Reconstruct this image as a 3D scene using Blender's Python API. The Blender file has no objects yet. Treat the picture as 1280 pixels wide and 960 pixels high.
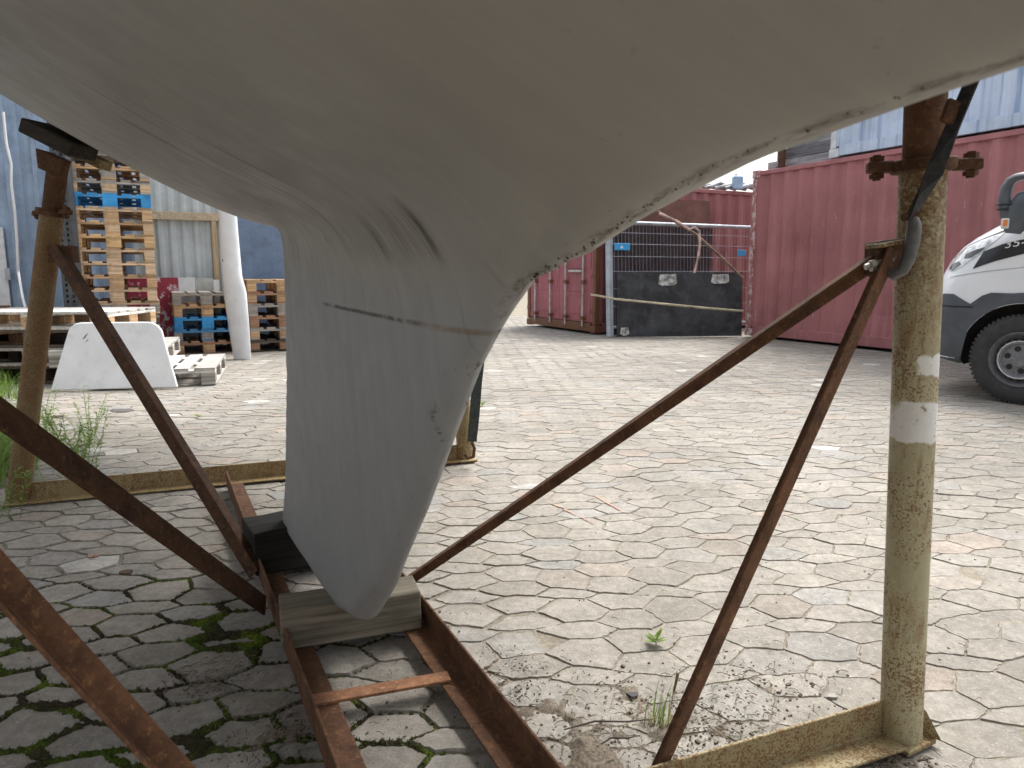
EXPOSURE = 1.4
import bpy, bmesh, math, random
import numpy as np
from mathutils import Vector, Matrix, noise as mn
random.seed(7); rng = np.random.default_rng(7)
S = bpy.context.scene
C = S.collection
R = math.radians
# ------------------------------------------------------------------ camera model (used to read real positions off the photograph)
CAMH = 1.05; FPX = 900.0; PITCH = R(8.84)
def ray(px, py):
    a = (px-640)/FPX; b = (480-py)/FPX
    return Vector((a, math.cos(PITCH)+b*math.sin(PITCH), -math.sin(PITCH)+b*math.cos(PITCH)))
def G(px, py, z=0.0):
    d = ray(px, py); t = (z-CAMH)/d.z
    return Vector((0, 0, CAMH))+d*t
def PY(px, py, Y):
    d = ray(px, py); return Vector((0, 0, CAMH))+d*(Y/d.y)

# ------------------------------------------------------------------ tagging
def tag(o, label=None, cat=None, group=None, kind=None):
    if label: o['label'] = label
    if cat: o['category'] = cat
    if group: o['group'] = group
    if kind: o['kind'] = kind
    return o
def thing(name, loc, label, cat, group=None, rz=0.0):
    o = bpy.data.objects.new(name, None); C.objects.link(o)
    o.location = loc; o.rotation_euler = (0, 0, rz); o.empty_display_size = .1
    return tag(o, label, cat, group)
def copy_tree(o, parent=None):
    c = o.copy(); C.objects.link(c)
    if parent is not None: c.parent = parent
    for ch in list(o.children): copy_tree(ch, c)
    return c

# ------------------------------------------------------------------ mesh builder
class MB:
    def __init__(s): s.v = []; s.f = []
    def add(s, vs, fs):
        n = len(s.v); s.v += [Vector(v) for v in vs]; s.f += [tuple(i+n for i in f) for f in fs]; return s
    def hexa(s, p):
        return s.add(p, [(0,3,2,1),(4,5,6,7),(0,1,5,4),(1,2,6,5),(2,3,7,6),(3,0,4,7)])
    def box(s, lo, hi):
        x0,y0,z0 = lo; x1,y1,z1 = hi
        return s.hexa([(x0,y0,z0),(x1,y0,z0),(x1,y1,z0),(x0,y1,z0),(x0,y0,z1),(x1,y0,z1),(x1,y1,z1),(x0,y1,z1)])
    def obox(s, c, ax, ay, az):          # centre and three half vectors
        c = Vector(c); ax = Vector(ax); ay = Vector(ay); az = Vector(az)
        return s.hexa([c-ax-ay-az, c+ax-ay-az, c+ax+ay-az, c-ax+ay-az, c-ax-ay+az, c+ax-ay+az, c+ax+ay+az, c-ax+ay+az])
    def sweep(s, p0, p1, prof, up=(0,0,1), caps=True, twist=0.0, segs=1):  # profile [(a,b)] in the (side, up) plane
        p0 = Vector(p0); p1 = Vector(p1); d = (p1-p0).normalized(); up = Vector(up)
        side = d.cross(up).normalized(); u = side.cross(d).normalized()
        n = len(prof); vs = []
        for k in range(segs+1):
            p = p0.lerp(p1, k/segs)
            vs += [p+side*a+u*b for a, b in prof]
        fs = []
        for k in range(segs):
            o = k*n
            fs += [(o+i, o+(i+1)%n, o+n+(i+1)%n, o+n+i) for i in range(n)]
        if caps: fs += [tuple(range(n))[::-1], tuple(range(segs*n, segs*n+n))]
        return s.add(vs, fs)
    def tube(s, pts, r, n=12, caps=True):
        pts = [Vector(p) for p in pts]; rs = r if isinstance(r, (list, tuple)) else [r]*len(pts)
        vs = []; up = Vector((0,0,1)); prev = None
        for i, p in enumerate(pts):
            d = (pts[min(i+1, len(pts)-1)]-pts[max(i-1, 0)]).normalized()
            if prev is None:
                a = d.cross(up if abs(d.z) < .9 else Vector((1,0,0))).normalized()
            else:
                a = (prev-d*prev.dot(d)).normalized()
            prev = a; b = d.cross(a)
            vs += [p+(a*math.cos(2*math.pi*k/n)+b*math.sin(2*math.pi*k/n))*rs[i] for k in range(n)]
        fs = []
        for i in range(len(pts)-1):
            o = i*n
            fs += [(o+k, o+(k+1)%n, o+n+(k+1)%n, o+n+k) for k in range(n)]
        if caps:
            fs += [tuple(range(n))[::-1], tuple(range(len(vs)-n, len(vs)))]
        return s.add(vs, fs)
    def prism(s, poly, dz):              # poly: list of 3D points, extruded by the vector dz
        n = len(poly); dz = Vector(dz); p = [Vector(q) for q in poly]
        return s.add(p+[q+dz for q in p], [tuple(range(n))[::-1], tuple(range(n, 2*n))]+[(i, (i+1)%n, n+(i+1)%n, n+i) for i in range(n)])
    def build(s, name, mat, parent=None, smooth=False, bevel=0.0, seg=1, local=False, recalc=True, jit=0.0):
        me = bpy.data.meshes.new(name)
        off = Vector((0,0,0))
        if parent is not None and not local:
            q = parent
            while q is not None: off = off+q.location; q = q.parent
        me.from_pydata([tuple(v-off) for v in s.v], [], s.f)
        if recalc:
            bm = bmesh.new(); bm.from_mesh(me); bmesh.ops.recalc_face_normals(bm, faces=bm.faces); bm.to_mesh(me); bm.free()
        me.materials.append(mat)
        if smooth:
            for p in me.polygons: p.use_smooth = True
            try: me.set_sharp_from_angle(angle=R(40))
            except Exception: pass
        o = bpy.data.objects.new(name, me); C.objects.link(o)
        if parent is not None: o.parent = parent
        if bevel:
            m = o.modifiers.new('Bevel', 'BEVEL'); m.width = bevel; m.segments = seg; m.limit_method = 'ANGLE'; m.angle_limit = R(40)
            m.harden_normals = False
        return o

# ------------------------------------------------------------------ node helpers
def newmat(name):
    m = bpy.data.materials.new(name); m.use_nodes = True
    nt = m.node_tree; b = nt.nodes['Principled BSDF']; return m, nt, b
class N:
    def __init__(s, nt): s.nt = nt
    def node(s, t, **kw):
        n = s.nt.nodes.new(t)
        for k, v in kw.items(): setattr(n, k, v)
        return n
    def set(s, sock, v):
        if hasattr(v, 'links') or isinstance(v, bpy.types.NodeSocket): s.nt.links.new(v, sock)
        elif isinstance(v, (tuple, list)) and len(v) == 3 and sock.type == 'RGBA': sock.default_value = (*v, 1)
        else: sock.default_value = v
    def math(s, op, a, b=0.0, c=None, clamp=False):
        n = s.node('ShaderNodeMath', operation=op, use_clamp=clamp); s.set(n.inputs[0], a); s.set(n.inputs[1], b)
        if c is not None: s.set(n.inputs[2], c)
        return n.outputs[0]
    def mix(s, fac, a, b, mode='MIX'):
        n = s.node('ShaderNodeMix', data_type='RGBA', blend_type=mode, clamp_factor=True)
        s.set(n.inputs[0], fac); s.set(n.inputs[6], a); s.set(n.inputs[7], b); return n.outputs[2]
    def ramp(s, fac, lo, hi, v0=0.0, v1=1.0, smooth=True):
        n = s.node('ShaderNodeMapRange', interpolation_type='SMOOTHSTEP' if smooth else 'LINEAR', clamp=True)
        s.set(n.inputs[0], fac); s.set(n.inputs[1], lo); s.set(n.inputs[2], hi); s.set(n.inputs[3], v0); s.set(n.inputs[4], v1); return n.outputs[0]
    def coord(s, which='Object'):
        return s.node('ShaderNodeTexCoord').outputs[which]
    def mapping(s, vec, scale=(1,1,1), loc=(0,0,0), rot=(0,0,0)):
        n = s.node('ShaderNodeMapping'); s.nt.links.new(vec, n.inputs[0])
        n.inputs['Location'].default_value = loc; n.inputs['Rotation'].default_value = rot; n.inputs['Scale'].default_value = scale
        return n.outputs[0]
    def noise(s, vec, scale, detail=4, rough=.6, dist=0.0, out=0):
        n = s.node('ShaderNodeTexNoise'); s.nt.links.new(vec, n.inputs['Vector'])
        n.inputs['Scale'].default_value = scale; n.inputs['Detail'].default_value = detail
        n.inputs['Roughness'].default_value = rough; n.inputs['Distortion'].default_value = dist
        return n.outputs[out]
    def sep(s, vec):
        n = s.node('ShaderNodeSeparateXYZ'); s.nt.links.new(vec, n.inputs[0]); return n.outputs
    def bump(s, h, strength=.3, dist=.005):
        n = s.node('ShaderNodeBump'); n.inputs['Strength'].default_value = strength; n.inputs['Distance'].default_value = dist
        s.nt.links.new(h, n.inputs['Height']); return n.outputs[0]

def m_plain(name, col, rough=.6, var=.12, scale=6, metal=0.0, dirt=None, dirt_amt=.4, bump=.15, bscale=40, spec=None):
    m, nt, b = newmat(name); n = N(nt); v = n.coord()
    f = n.noise(v, scale, 5, .65)
    k = n.ramp(f, .3, .7, 1-var*1.6, 1+var)
    c = n.mix(1.0, col, k, 'MULTIPLY')
    if dirt:
        g = n.ramp(n.noise(v, scale*2.7, 6, .7), .5, .72, 0, dirt_amt)
        c = n.mix(g, c, dirt)
    nt.links.new(c, b.inputs['Base Color']); b.inputs['Roughness'].default_value = rough; b.inputs['Metallic'].default_value = metal
    if spec is not None: b.inputs['Specular IOR Level'].default_value = spec
    if bump: nt.links.new(n.bump(n.noise(v, bscale, 4, .6), bump), b.inputs['Normal'])
    return m

def m_rust(name, paint=None, amount=.5, tone=1.0, scale=1.0):
    m, nt, b = newmat(name); n = N(nt); v = n.coord()
    f1 = n.noise(v, 14*scale, 8, .72); f2 = n.noise(v, 70*scale, 5, .7); f3 = n.noise(v, 4*scale, 3, .5)
    r = n.mix(n.ramp(f1, .3, .7), (.062*tone,.031*tone,.019*tone), (.155*tone,.076*tone,.040*tone))
    r = n.mix(n.ramp(f2, .52, .72, 0, .75), r, (.27*tone,.145*tone,.065*tone))
    r = n.mix(n.ramp(n.noise(v, 160*scale, 3, .6), .6, .75, 0, .5), r, (.025,.014,.012))
    bmp = n.math('ADD', f1, n.math('MULTIPLY', f2, .6))
    if paint:
        r = n.mix(.55, r, (.20,.105,.04))
        pc = n.mix(n.ramp(f3, .3, .7), tuple(x*.82 for x in paint), paint)
        pc = n.mix(n.ramp(n.noise(v, 22, 4, .6), .45, .75, 0, .35), pc, (.30,.20,.085))
        e = n.math('ADD', n.math('MULTIPLY', f1, .42), n.math('ADD', n.math('MULTIPLY', f3, .38), n.math('MULTIPLY', f2, .2)))
        e = n.math('ADD', e, n.math('MULTIPLY', n.math('SUBTRACT', n.noise(v, 190*scale, 3, .6), .5), .75))
        th = .62-.27*amount
        mask = n.math('MAXIMUM', n.ramp(e, th, th+.10, 0, .9), n.math('MULTIPLY', n.ramp(n.noise(v, 260, 3, .65), .56, .66), n.ramp(f3, .38, .6, .2, .8)))
        pc = n.mix(n.ramp(n.noise(n.mapping(v, (40, 40, 9)), 1.0, 5, .7), .5, .66, 0, .6), pc, (.22,.12,.05))
        c = n.mix(mask, pc, r)
        rg = n.ramp(mask, 0, 1, .45, .85)
        bmp = n.math('ADD', n.math('MULTIPLY', mask, .5), n.math('MULTIPLY', f2, .3))
    else:
        c = r; rg = .85
    nt.links.new(c, b.inputs['Base Color']); n.set(b.inputs['Roughness'], rg)
    b.inputs['Specular IOR Level'].default_value = .3
    nt.links.new(n.bump(bmp, .55, .004), b.inputs['Normal'])
    return m

def m_wood(name, col, rough=.8, var=.3, axis=0, grain=1.0, dirt=(.05,.04,.03), amt=.35):
    m, nt, b = newmat(name); n = N(nt); v = n.coord()
    sc = [55*grain]*3; sc[axis] = 2.2*grain
    info = n.node('ShaderNodeObjectInfo').outputs['Random']
    mp = n.node('ShaderNodeMapping'); nt.links.new(v, mp.inputs[0]); mp.inputs['Scale'].default_value = sc
    comb = n.node('ShaderNodeCombineXYZ'); nt.links.new(n.math('MULTIPLY', info, 37.0), comb.inputs[0]); nt.links.new(n.math('MULTIPLY', info, 91.0), comb.inputs[1])
    nt.links.new(comb.outputs[0], mp.inputs['Location'])
    g = n.noise(mp.outputs[0], 1.0, 5, .6, .4)
    f = n.noise(v, 5, 5, .7)
    c = n.mix(1.0, col, n.ramp(g, .3, .72, 1-var*1.5, 1+var), 'MULTIPLY')
    isl = n.node('ShaderNodeNewGeometry').outputs['Random Per Island']
    c = n.mix(1.0, c, n.ramp(isl, 0, 1, .68, 1.18, False), 'MULTIPLY')
    c = n.mix(1.0, c, n.ramp(info, 0, 1, .85, 1.1, False), 'MULTIPLY')
    c = n.mix(n.ramp(f, .5, .75, 0, amt), c, dirt)
    nt.links.new(c, b.inputs['Base Color']); b.inputs['Roughness'].default_value = rough; b.inputs['Specular IOR Level'].default_value = .25
    nt.links.new(n.bump(g, .5, .003), b.inputs['Normal'])
    return m
# ================================================================== GROUND
def mat_paver():
    m, nt, b = newmat('concrete_paver'); n = N(nt); v = n.coord()
    isl = n.node('ShaderNodeNewGeometry').outputs['Random Per Island']
    base = n.mix(isl, (.248,.231,.201), (.303,.283,.250))
    w = n.node('ShaderNodeTexWhiteNoise', noise_dimensions='1D'); nt.links.new(n.math('MULTIPLY', isl, 917.0), w.inputs['W'])
    wv = n.sep(w.outputs['Color'])
    base = n.mix(n.ramp(wv[0], .9, 1.0, 0, .4, False), base, (.35,.275,.225))     # a few pinkish stones
    base = n.mix(n.ramp(wv[1], .986, .990, 0, .55), base, (.56,.55,.52))             # a few newer pale stones
    base = n.mix(n.ramp(wv[2], .8, 1.0, 0, .45, False), base, (.25,.26,.265))
    big = n.noise(v, .9, 4, .6)
    c = n.mix(1.0, base, n.ramp(big, .3, .7, .84, 1.1), 'MULTIPLY')
    mid = n.noise(v, 9, 6, .7)
    c = n.mix(1.0, c, n.ramp(mid, .3, .7, .84, 1.1), 'MULTIPLY')
    sp = n.noise(v, 150, 4, .75)
    c = n.mix(n.ramp(sp, .54, .68, 0, .6), c, (.13,.115,.10))
    sp2 = n.noise(v, 120, 3, .7)
    c = n.mix(n.ramp(sp2, .60, .70, 0, .5), c, (.52,.50,.47))
    sp3 = n.noise(v, 38, 5, .7)
    c = n.mix(1.0, c, n.ramp(sp3, .34, .66, .84, 1.1), 'MULTIPLY')
    st = n.noise(v, 3.1, 5, .75)
    c = n.mix(n.ramp(st, .58, .75, 0, .45), c, (.14,.125,.105))
    nt.links.new(c, b.inputs['Base Color']); b.inputs['Roughness'].default_value = .9; b.inputs['Specular IOR Level'].default_value = .2
    h = n.math('ADD', n.math('MULTIPLY', sp, .5), n.math('ADD', mid, n.math('MULTIPLY', sp2, .3)))
    nt.links.new(n.bump(h, .85, .005), b.inputs['Normal'])
    return m

def mat_soil(name, a, bb, scale=60):
    m, nt, b = newmat(name); n = N(nt); v = n.coord()
    f = n.noise(v, scale, 6, .7)
    c = n.mix(n.ramp(f, .35, .65), a, bb)
    c = n.mix(n.ramp(n.noise(v, 3, 4, .6), .4, .65, 0, .5), c, tuple(x*.6 for x in a))
    nt.links.new(c, b.inputs['Base Color']); b.inputs['Roughness'].default_value = .95; b.inputs['Specular IOR Level'].default_value = .1
    nt.links.new(n.bump(f, .8, .006), b.inputs['Normal'])
    return m

g = MB(); g.add([(-300,-300,-.034),(300,-300,-.034),(300,300,-.034),(-300,300,-.034)], [(0,1,2,3)])
JS = mat_soil('joint_sand', (.20,.175,.138), (.31,.28,.23), 90)
ground = g.build('ground', JS); tag(ground, kind='structure')
PCX, PL = .168, .106
ANG = R(4.0); ca, sa = math.cos(ANG), math.sin(ANG)
_jit = {}
def pv(i, k, side):
    key = (i, k, side)
    if key not in _jit:
        per = .242
        y = (k//2)*per+((0, .086)[k % 2] if i % 2 == 0 else (.043, .164)[k % 2])
        x = i*PCX+side*PL/2+random.uniform(-.017, .017); y += random.uniform(-.013, .013)
        wx, wy = x*ca-y*sa, x*sa+y*ca
        wx += .018*mn.noise((wx*.8, wy*.8, 3.1)); wy += .022*mn.noise((wx*.7, wy*.7, 9.3))
        _jit[key] = (wx, wy)
    return _jit[key]
def und(x, y):
    return .008*mn.noise((x*.55, y*.55, 1.7))+.004*mn.noise((x*1.7, y*1.7, 5.0))
def sstep(a, b, x):
    t = min(1, max(0, (x-a)/(b-a))); return t*t*(3-2*t)
nx_, ny_ = 180, 118
g = MB(); g.add([(-14+i*.16, .1+j*.16, und(-14+i*.16, .1+j*.16)-.0062+.0030*sstep(.1, .6, (-14+i*.16+.44)*.884+(.1+j*.16-1.87)*.468)) for i in range(nx_) for j in range(ny_)],
      [(i*ny_+j, (i+1)*ny_+j, (i+1)*ny_+j+1, i*ny_+j+1) for i in range(nx_-1) for j in range(ny_-1)])
bed = g.build('joint_sand', JS, smooth=True, recalc=False); tag(bed, kind='structure')
joint_pts = []
def make_paving():
    V = []; F = []
    for i in range(-95, 110):
        for k in range(-24, 160):
            # each cell is bounded below by edge k and above by edge k+1 of its own column
            j = k if i % 2 == 0 else k
            y0 = pv(i, k, -1)
            if not (.25 < y0[1] < 17.5 and abs(y0[0]) < .85*y0[1]+1.3): continue
            # the side points are the ends of the neighbour's edges
            if i % 2 == 0: kk = k
            else: kk = k+1
            ring = [pv(i, k, -1), pv(i, k, 1), pv(i+1, kk, -1), pv(i, k+1, 1), pv(i, k+1, -1), pv(i-1, kk, 1)]
            cx = sum(p[0] for p in ring)/6; cy = sum(p[1] for p in ring)/6
            near = cy < 6.5
            pts = []
            for a in range(6):
                p, q = ring[a], ring[(a+1) % 6]
                pts.append(p)
                if near:
                    for t in ((.16, .34, .52, .70, .86) if cy < 3.4 else (.3, .68)):
                        pts.append((p[0]+(q[0]-p[0])*t+random.uniform(-.0032, .0032), p[1]+(q[1]-p[1])*t+random.uniform(-.0032, .0032)))
                if cy < 4.2:
                    for t in (0, .2, .4, .6, .8): a_, b_ = p[0]+(q[0]-p[0])*t, p[1]+(q[1]-p[1])*t; joint_pts.append((a_+.009*mn.noise((a_*9, b_*9, 1.1)), b_+.011*mn.noise((a_*9, b_*9, 8.1))))
            tx, ty = random.gauss(0, .006), random.gauss(0, .006); dz = random.gauss(0, .0010)
            gap = random.uniform(.0008, .0024) if not (cx < .1 and cy < 3.2) else random.uniform(.004, .008)
            n = len(pts); o = len(V)
            def pt(p, g_, z):
                dx, dy = cx-p[0], cy-p[1]; L = math.hypot(dx, dy)
                x, y = p[0]+dx/L*g_, p[1]+dy/L*g_
                if cy < 5: x += .009*mn.noise((p[0]*9, p[1]*9, 1.1)); y += .011*mn.noise((p[0]*9, p[1]*9, 8.1))
                return (x, y, z+und(cx, cy)+dz+(x-cx)*tx+(y-cy)*ty)
            V += [pt(p, gap, -.05) for p in pts]
            rr = random.uniform(.002, .004)
            V += [pt(p, gap+random.uniform(0, .0025), -.005) for p in pts]
            V += [pt(p, gap+rr, 0) for p in pts]
            for q in range(n):
                r2 = (q+1) % n
                F.append((o+q, o+r2, o+n+r2, o+n+q)); F.append((o+n+q, o+n+r2, o+2*n+r2, o+2*n+q))
            F.append(tuple(range(o+2*n, o+3*n)))
    me = bpy.data.meshes.new('paving'); me.from_pydata(V, [], F); me.materials.append(mat_paver())
    o = bpy.data.objects.new('paving', me); C.objects.link(o); tag(o, kind='structure')
make_paving()

from mathutils import kdtree
kd = kdtree.KDTree(len(joint_pts))
for i, p in enumerate(joint_pts): kd.insert((p[0], p[1], 0), i)
kd.balance()
def cover(name, mat, x0, x1, y0, y1, step, hfun, label=None, fuzz=False):
    nx = int((x1-x0)/step)+1; ny = int((y1-y0)/step)+1
    idx = {}; V = []; F = []; keep = {}
    H = np.zeros((nx, ny)); ok = np.zeros((nx, ny), bool)
    for i in range(nx):
        for j in range(ny):
            x = x0+i*step; y = y0+j*step
            h, k = hfun(x, y); H[i, j] = h; ok[i, j] = k
    def vid(i, j):
        if (i, j) not in idx:
            idx[(i, j)] = len(V)
            x = x0+i*step+random.uniform(-.45, .45)*step; y = y0+j*step+random.uniform(-.45, .45)*step
            V.append((x, y, H[i, j]+und(x, y)))
        return idx[(i, j)]
    for i in range(nx-1):
        for j in range(ny-1):
            if ok[i, j] or ok[i+1, j] or ok[i, j+1] or ok[i+1, j+1]:
                F.append((vid(i, j), vid(i+1, j), vid(i+1, j+1), vid(i, j+1)))
    if fuzz:
        base = list(V)
        for v in base:
            if v[2]-und(v[0], v[1]) < -.006: continue
            for _ in range(2):
                a = random.uniform(0, 6.28); r = random.uniform(.0008, .0018); h_ = random.uniform(.002, .006); x, y, z = v[0]+random.uniform(-.004, .004), v[1]+random.uniform(-.004, .004), v[2]-.001
                k = len(V); V += [(x+math.cos(a)*r, y+math.sin(a)*r, z), (x-math.cos(a)*r, y-math.sin(a)*r, z), (x+random.uniform(-.003, .003), y+random.uniform(-.003, .003), z+h_)]; F.append((k, k+1, k+2))
    me = bpy.data.meshes.new(name); me.from_pydata(V, [], F); me.materials.append(mat)
    for p in me.polygons: p.use_smooth = True
    o = bpy.data.objects.new(name, me); C.objects.link(o); tag(o, label, None, kind='stuff'); return o

def moss_h(x, y):
    d = kd.find((x, y, 0))[2]
    off = (x+.44)*.884+(y-1.87)*.468
    reg = sstep(.42, -.1, off)*sstep(2.9, 2.0, y+.25*mn.noise((x*2, y*2, 0)))
    nz = mn.fractal((x*3.2, y*3.2, 4.0), .8, 2.2, 4)*.5+.5
    a = reg*(.62+.38*sstep(.2, .6, nz))
    wide = .011+.030*sstep(.52, .9, nz)*reg
    h = -.018+.0275*a*math.exp(-(d/wide)**2)+.005*mn.noise((x*60, y*60, 1))*a+.003*mn.noise((x*190, y*190, 2))*a
    return h, a > .05 and d < .05
def mat_moss():
    m, nt, b = newmat('moss'); n = N(nt); v = n.coord()
    f = n.noise(v, 4.5, 4, .65); g2 = n.noise(v, 130, 4, .7)
    c = n.mix(n.ramp(f, .42, .6), (.055,.048,.03), (.065,.095,.018))
    c = n.mix(n.ramp(n.noise(v, 9, 3, .6), .52, .68, 0, .85), c, (.13,.185,.022))
    c = n.mix(1.0, c, n.ramp(g2, .3, .7, .5, 1.4), 'MULTIPLY')
    nt.links.new(c, b.inputs['Base Color']); b.inputs['Roughness'].default_value = 1; b.inputs['Specular IOR Level'].default_value = .05
    nt.links.new(n.bump(g2, 1.0, .008), b.inputs['Normal'])
    return m
cover('moss', mat_moss(), -2.6, .3, .95, 3.0, .0065, moss_h, 'green moss filling the joints between the pavers under the boat', True)
soil_spots = [(G(690,905), .20, .016), (G(800,900), .17, .016), (G(760,945), .25, .018), (G(880,930), .18, .010), (G(960,850), .13, .010), (G(1098,938), .05, .03), (G(1128,950), .06, .018), (G(905,905), .10, .014), (G(640,850), .10, .008), (G(350,925), .12, .014), (G(260,850), .08, .012)]
def soil_h(x, y):
    a = 0
    for p, r, hh in soil_spots:
        q = ((x-p.x)**2+(y-p.y)**2)/(r*r)
        if q < 4: a = max(a, hh*math.exp(-q))
    nz = mn.fractal((x*9, y*9, 2.0), .8, 2.2, 5)
    d = kd.find((x, y, 0))[2]
    h = -.016+a*(.75+1.5*nz)+.004*mn.noise((x*90, y*90, 3))+.006*math.exp(-(d/.012)**2)
    return h, a > .0025
cover('soil', mat_soil('soil', (.12,.10,.078), (.25,.215,.17), 130), -.8, 1.3, 1.05, 2.2, .0085, soil_h, 'brown loose soil and grit washed over the pavers')

# small grit, twigs and leaf bits lying about
deb = MB()
for _ in range(2600):
    if random.random() < .8:
        p, r, hh = random.choice(soil_spots); x, y = random.gauss(p.x, r*.75), random.gauss(p.y, r*.75)
    else:
        y = random.uniform(1.2, 4.5); x = random.uniform(-.75, .75)*y
    r = random.uniform(.0008, .0024)*(1.8 if random.random() < .06 else 1); z = und(x, y)+.001
    if random.random() < .6:
        a = random.uniform(0, 6.28)
        ax = Vector((math.cos(a), math.sin(a), random.uniform(-.3, .3)))*r*1.3; ay = Vector((-math.sin(a), math.cos(a), 0))*r
        deb.obox((x, y, z+r*.3), ax, ay, (r*.2, 0, r*.6))
    else:
        a = random.uniform(0, 6.28); L = random.uniform(.008, .03)
        deb.tube([(x, y, z+.006), (x+math.cos(a)*L*.5, y+math.sin(a)*L*.5+.002, z+.008), (x+math.cos(a)*L, y+math.sin(a)*L, z+.005)], .0009, 4)
tag(deb.build('debris', mat_soil('debris', (.12,.10,.08), (.27,.23,.18), 400)), 'grit, twigs and dry stalks scattered on the pavers', kind='stuff')

# ================================================================== BOAT
BU = Vector((.468, -.884, 0)).normalized(); BN = Vector((.884, .468, 0)).normalized(); BO = Vector((-.44, 1.87, 0))
def bw(s, o, z): return BO+BU*s+BN*o+Vector((0, 0, z))
def smin(a,b,k):
    h=np.clip(.5+.5*(b-a)/k,0,1); return b*(1-h)+a*h-k*h*(1-h)
def smax(a,b,k): return -smin(-a,-b,k)
# keel side profile (s,z), counter clockwise
PROF=np.array([(-.67,.135),(-.02,.12),(.155,.165),(.342,.33),(.567,.585),(.808,.89),(.978,1.045),(1.11,1.095),(1.27,1.2),(1.27,1.6),(-.305,1.6),(-.325,1.10),(-.430,.75),(-.605,.35),(-.70,.20)])
def polysd(s,z,P):   # signed distance, positive inside
    s,z=np.broadcast_arrays(s,z)
    d=np.full(s.shape,1e9); ins=np.zeros(s.shape,bool)
    for i in range(len(P)):
        a=P[i];b=P[(i+1)%len(P)]
        e=b-a; wx=s-a[0]; wz=z-a[1]
        t=np.clip((wx*e[0]+wz*e[1])/(e@e),0,1)
        d=np.minimum(d,(wx-e[0]*t)**2+(wz-e[1]*t)**2)
        c=(a[1]>z)!=(b[1]>z)
        with np.errstate(divide='ignore',invalid='ignore'):
            xi=a[0]+(z-a[1])*e[0]/(e[1] if e[1]!=0 else 1e-9)
        ins^=c&(s<xi)
    d=np.sqrt(d); return np.where(ins,d,-d)
LZ=np.array([.12,.165,.33,.585,.89,1.045,1.095,1.2])
LS=np.array([.0,.155,.342,.567,.808,.978,1.11,1.27])
ZS=np.array([-4,-3.2,-2.4,-1.8,-1.2,-.6,0,.6,1.2,1.8,2.4,3.0,3.6,4.2,5.0])
ZC=np.array([1.80,1.62,1.46,1.36,1.258,1.18,1.15,1.149,1.162,1.193,1.235,1.32,1.50,1.85,2.4])
DS=np.array([-4,-2,-1,0,1,2,3,4,5.])
DT=np.array([.34,.43,.475,.48,.465,.46,.6,.9,1.2])
BS=np.array([-4,-3,-2,-1,0,1,2,3,4,4.6,5])
BB=np.array([.85,1.05,1.2,1.28,1.3,1.24,1.05,.75,.35,.08,.02])
def sm(x,X,Y):
    # smooth interpolation: gaussian weighted average of shifted linear interpolations
    r=0; W=0
    for dx in np.linspace(-.9,.9,19):
        w=np.exp(-(dx/.42)**2); r=r+w*np.interp(x+dx,X,Y); W+=w
    return r/W
def field(s,o,z):
    a=np.abs(o)
    T=sm(s,DS,DT); zc=sm(s,ZS,ZC)-.034*np.exp(-((s-1.17)/.32)**2)
    r=np.interp(s,[.5,1.3],[.16,.05])
    zb=zc+T*(np.sqrt(a*a+r*r)-r)+.10*a*a
    hb=(zb-z)/np.sqrt(1+T*T)
    b=sm(s,BS,BB)
    ht=(a-b-.06*np.clip(z-1.6,0,2))*.95
    h=smax(hb,ht,.35)
    h=np.maximum(h,z-2.55); h=np.maximum(h,-3.9-s); h=np.maximum(h,(s-4.7))
    d=polysd(s,z,PROF)
    w=.066+.03*np.clip((z-.1)/1.,0,1.2)
    q=np.clip(d/.045,0,1); t1=np.sqrt(np.clip(1-(1-q)**2,0,1))
    sl=np.interp(z,LZ,LS)
    wl=.032+.035*np.clip((.42-z)/.25,0,1)+.15*np.clip(sl-s,0,2)
    tau=w*(1-np.exp(-wl/w))*t1
    # softer leading taper over the front
    k=np.where(d>0,a-tau,np.sqrt(a*a+d*d))
    return smin(h,k,.03+.14*np.clip((s+.35)/1.0,0,1)-.08*np.clip((s-1.0)/.5,0,1))

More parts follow.
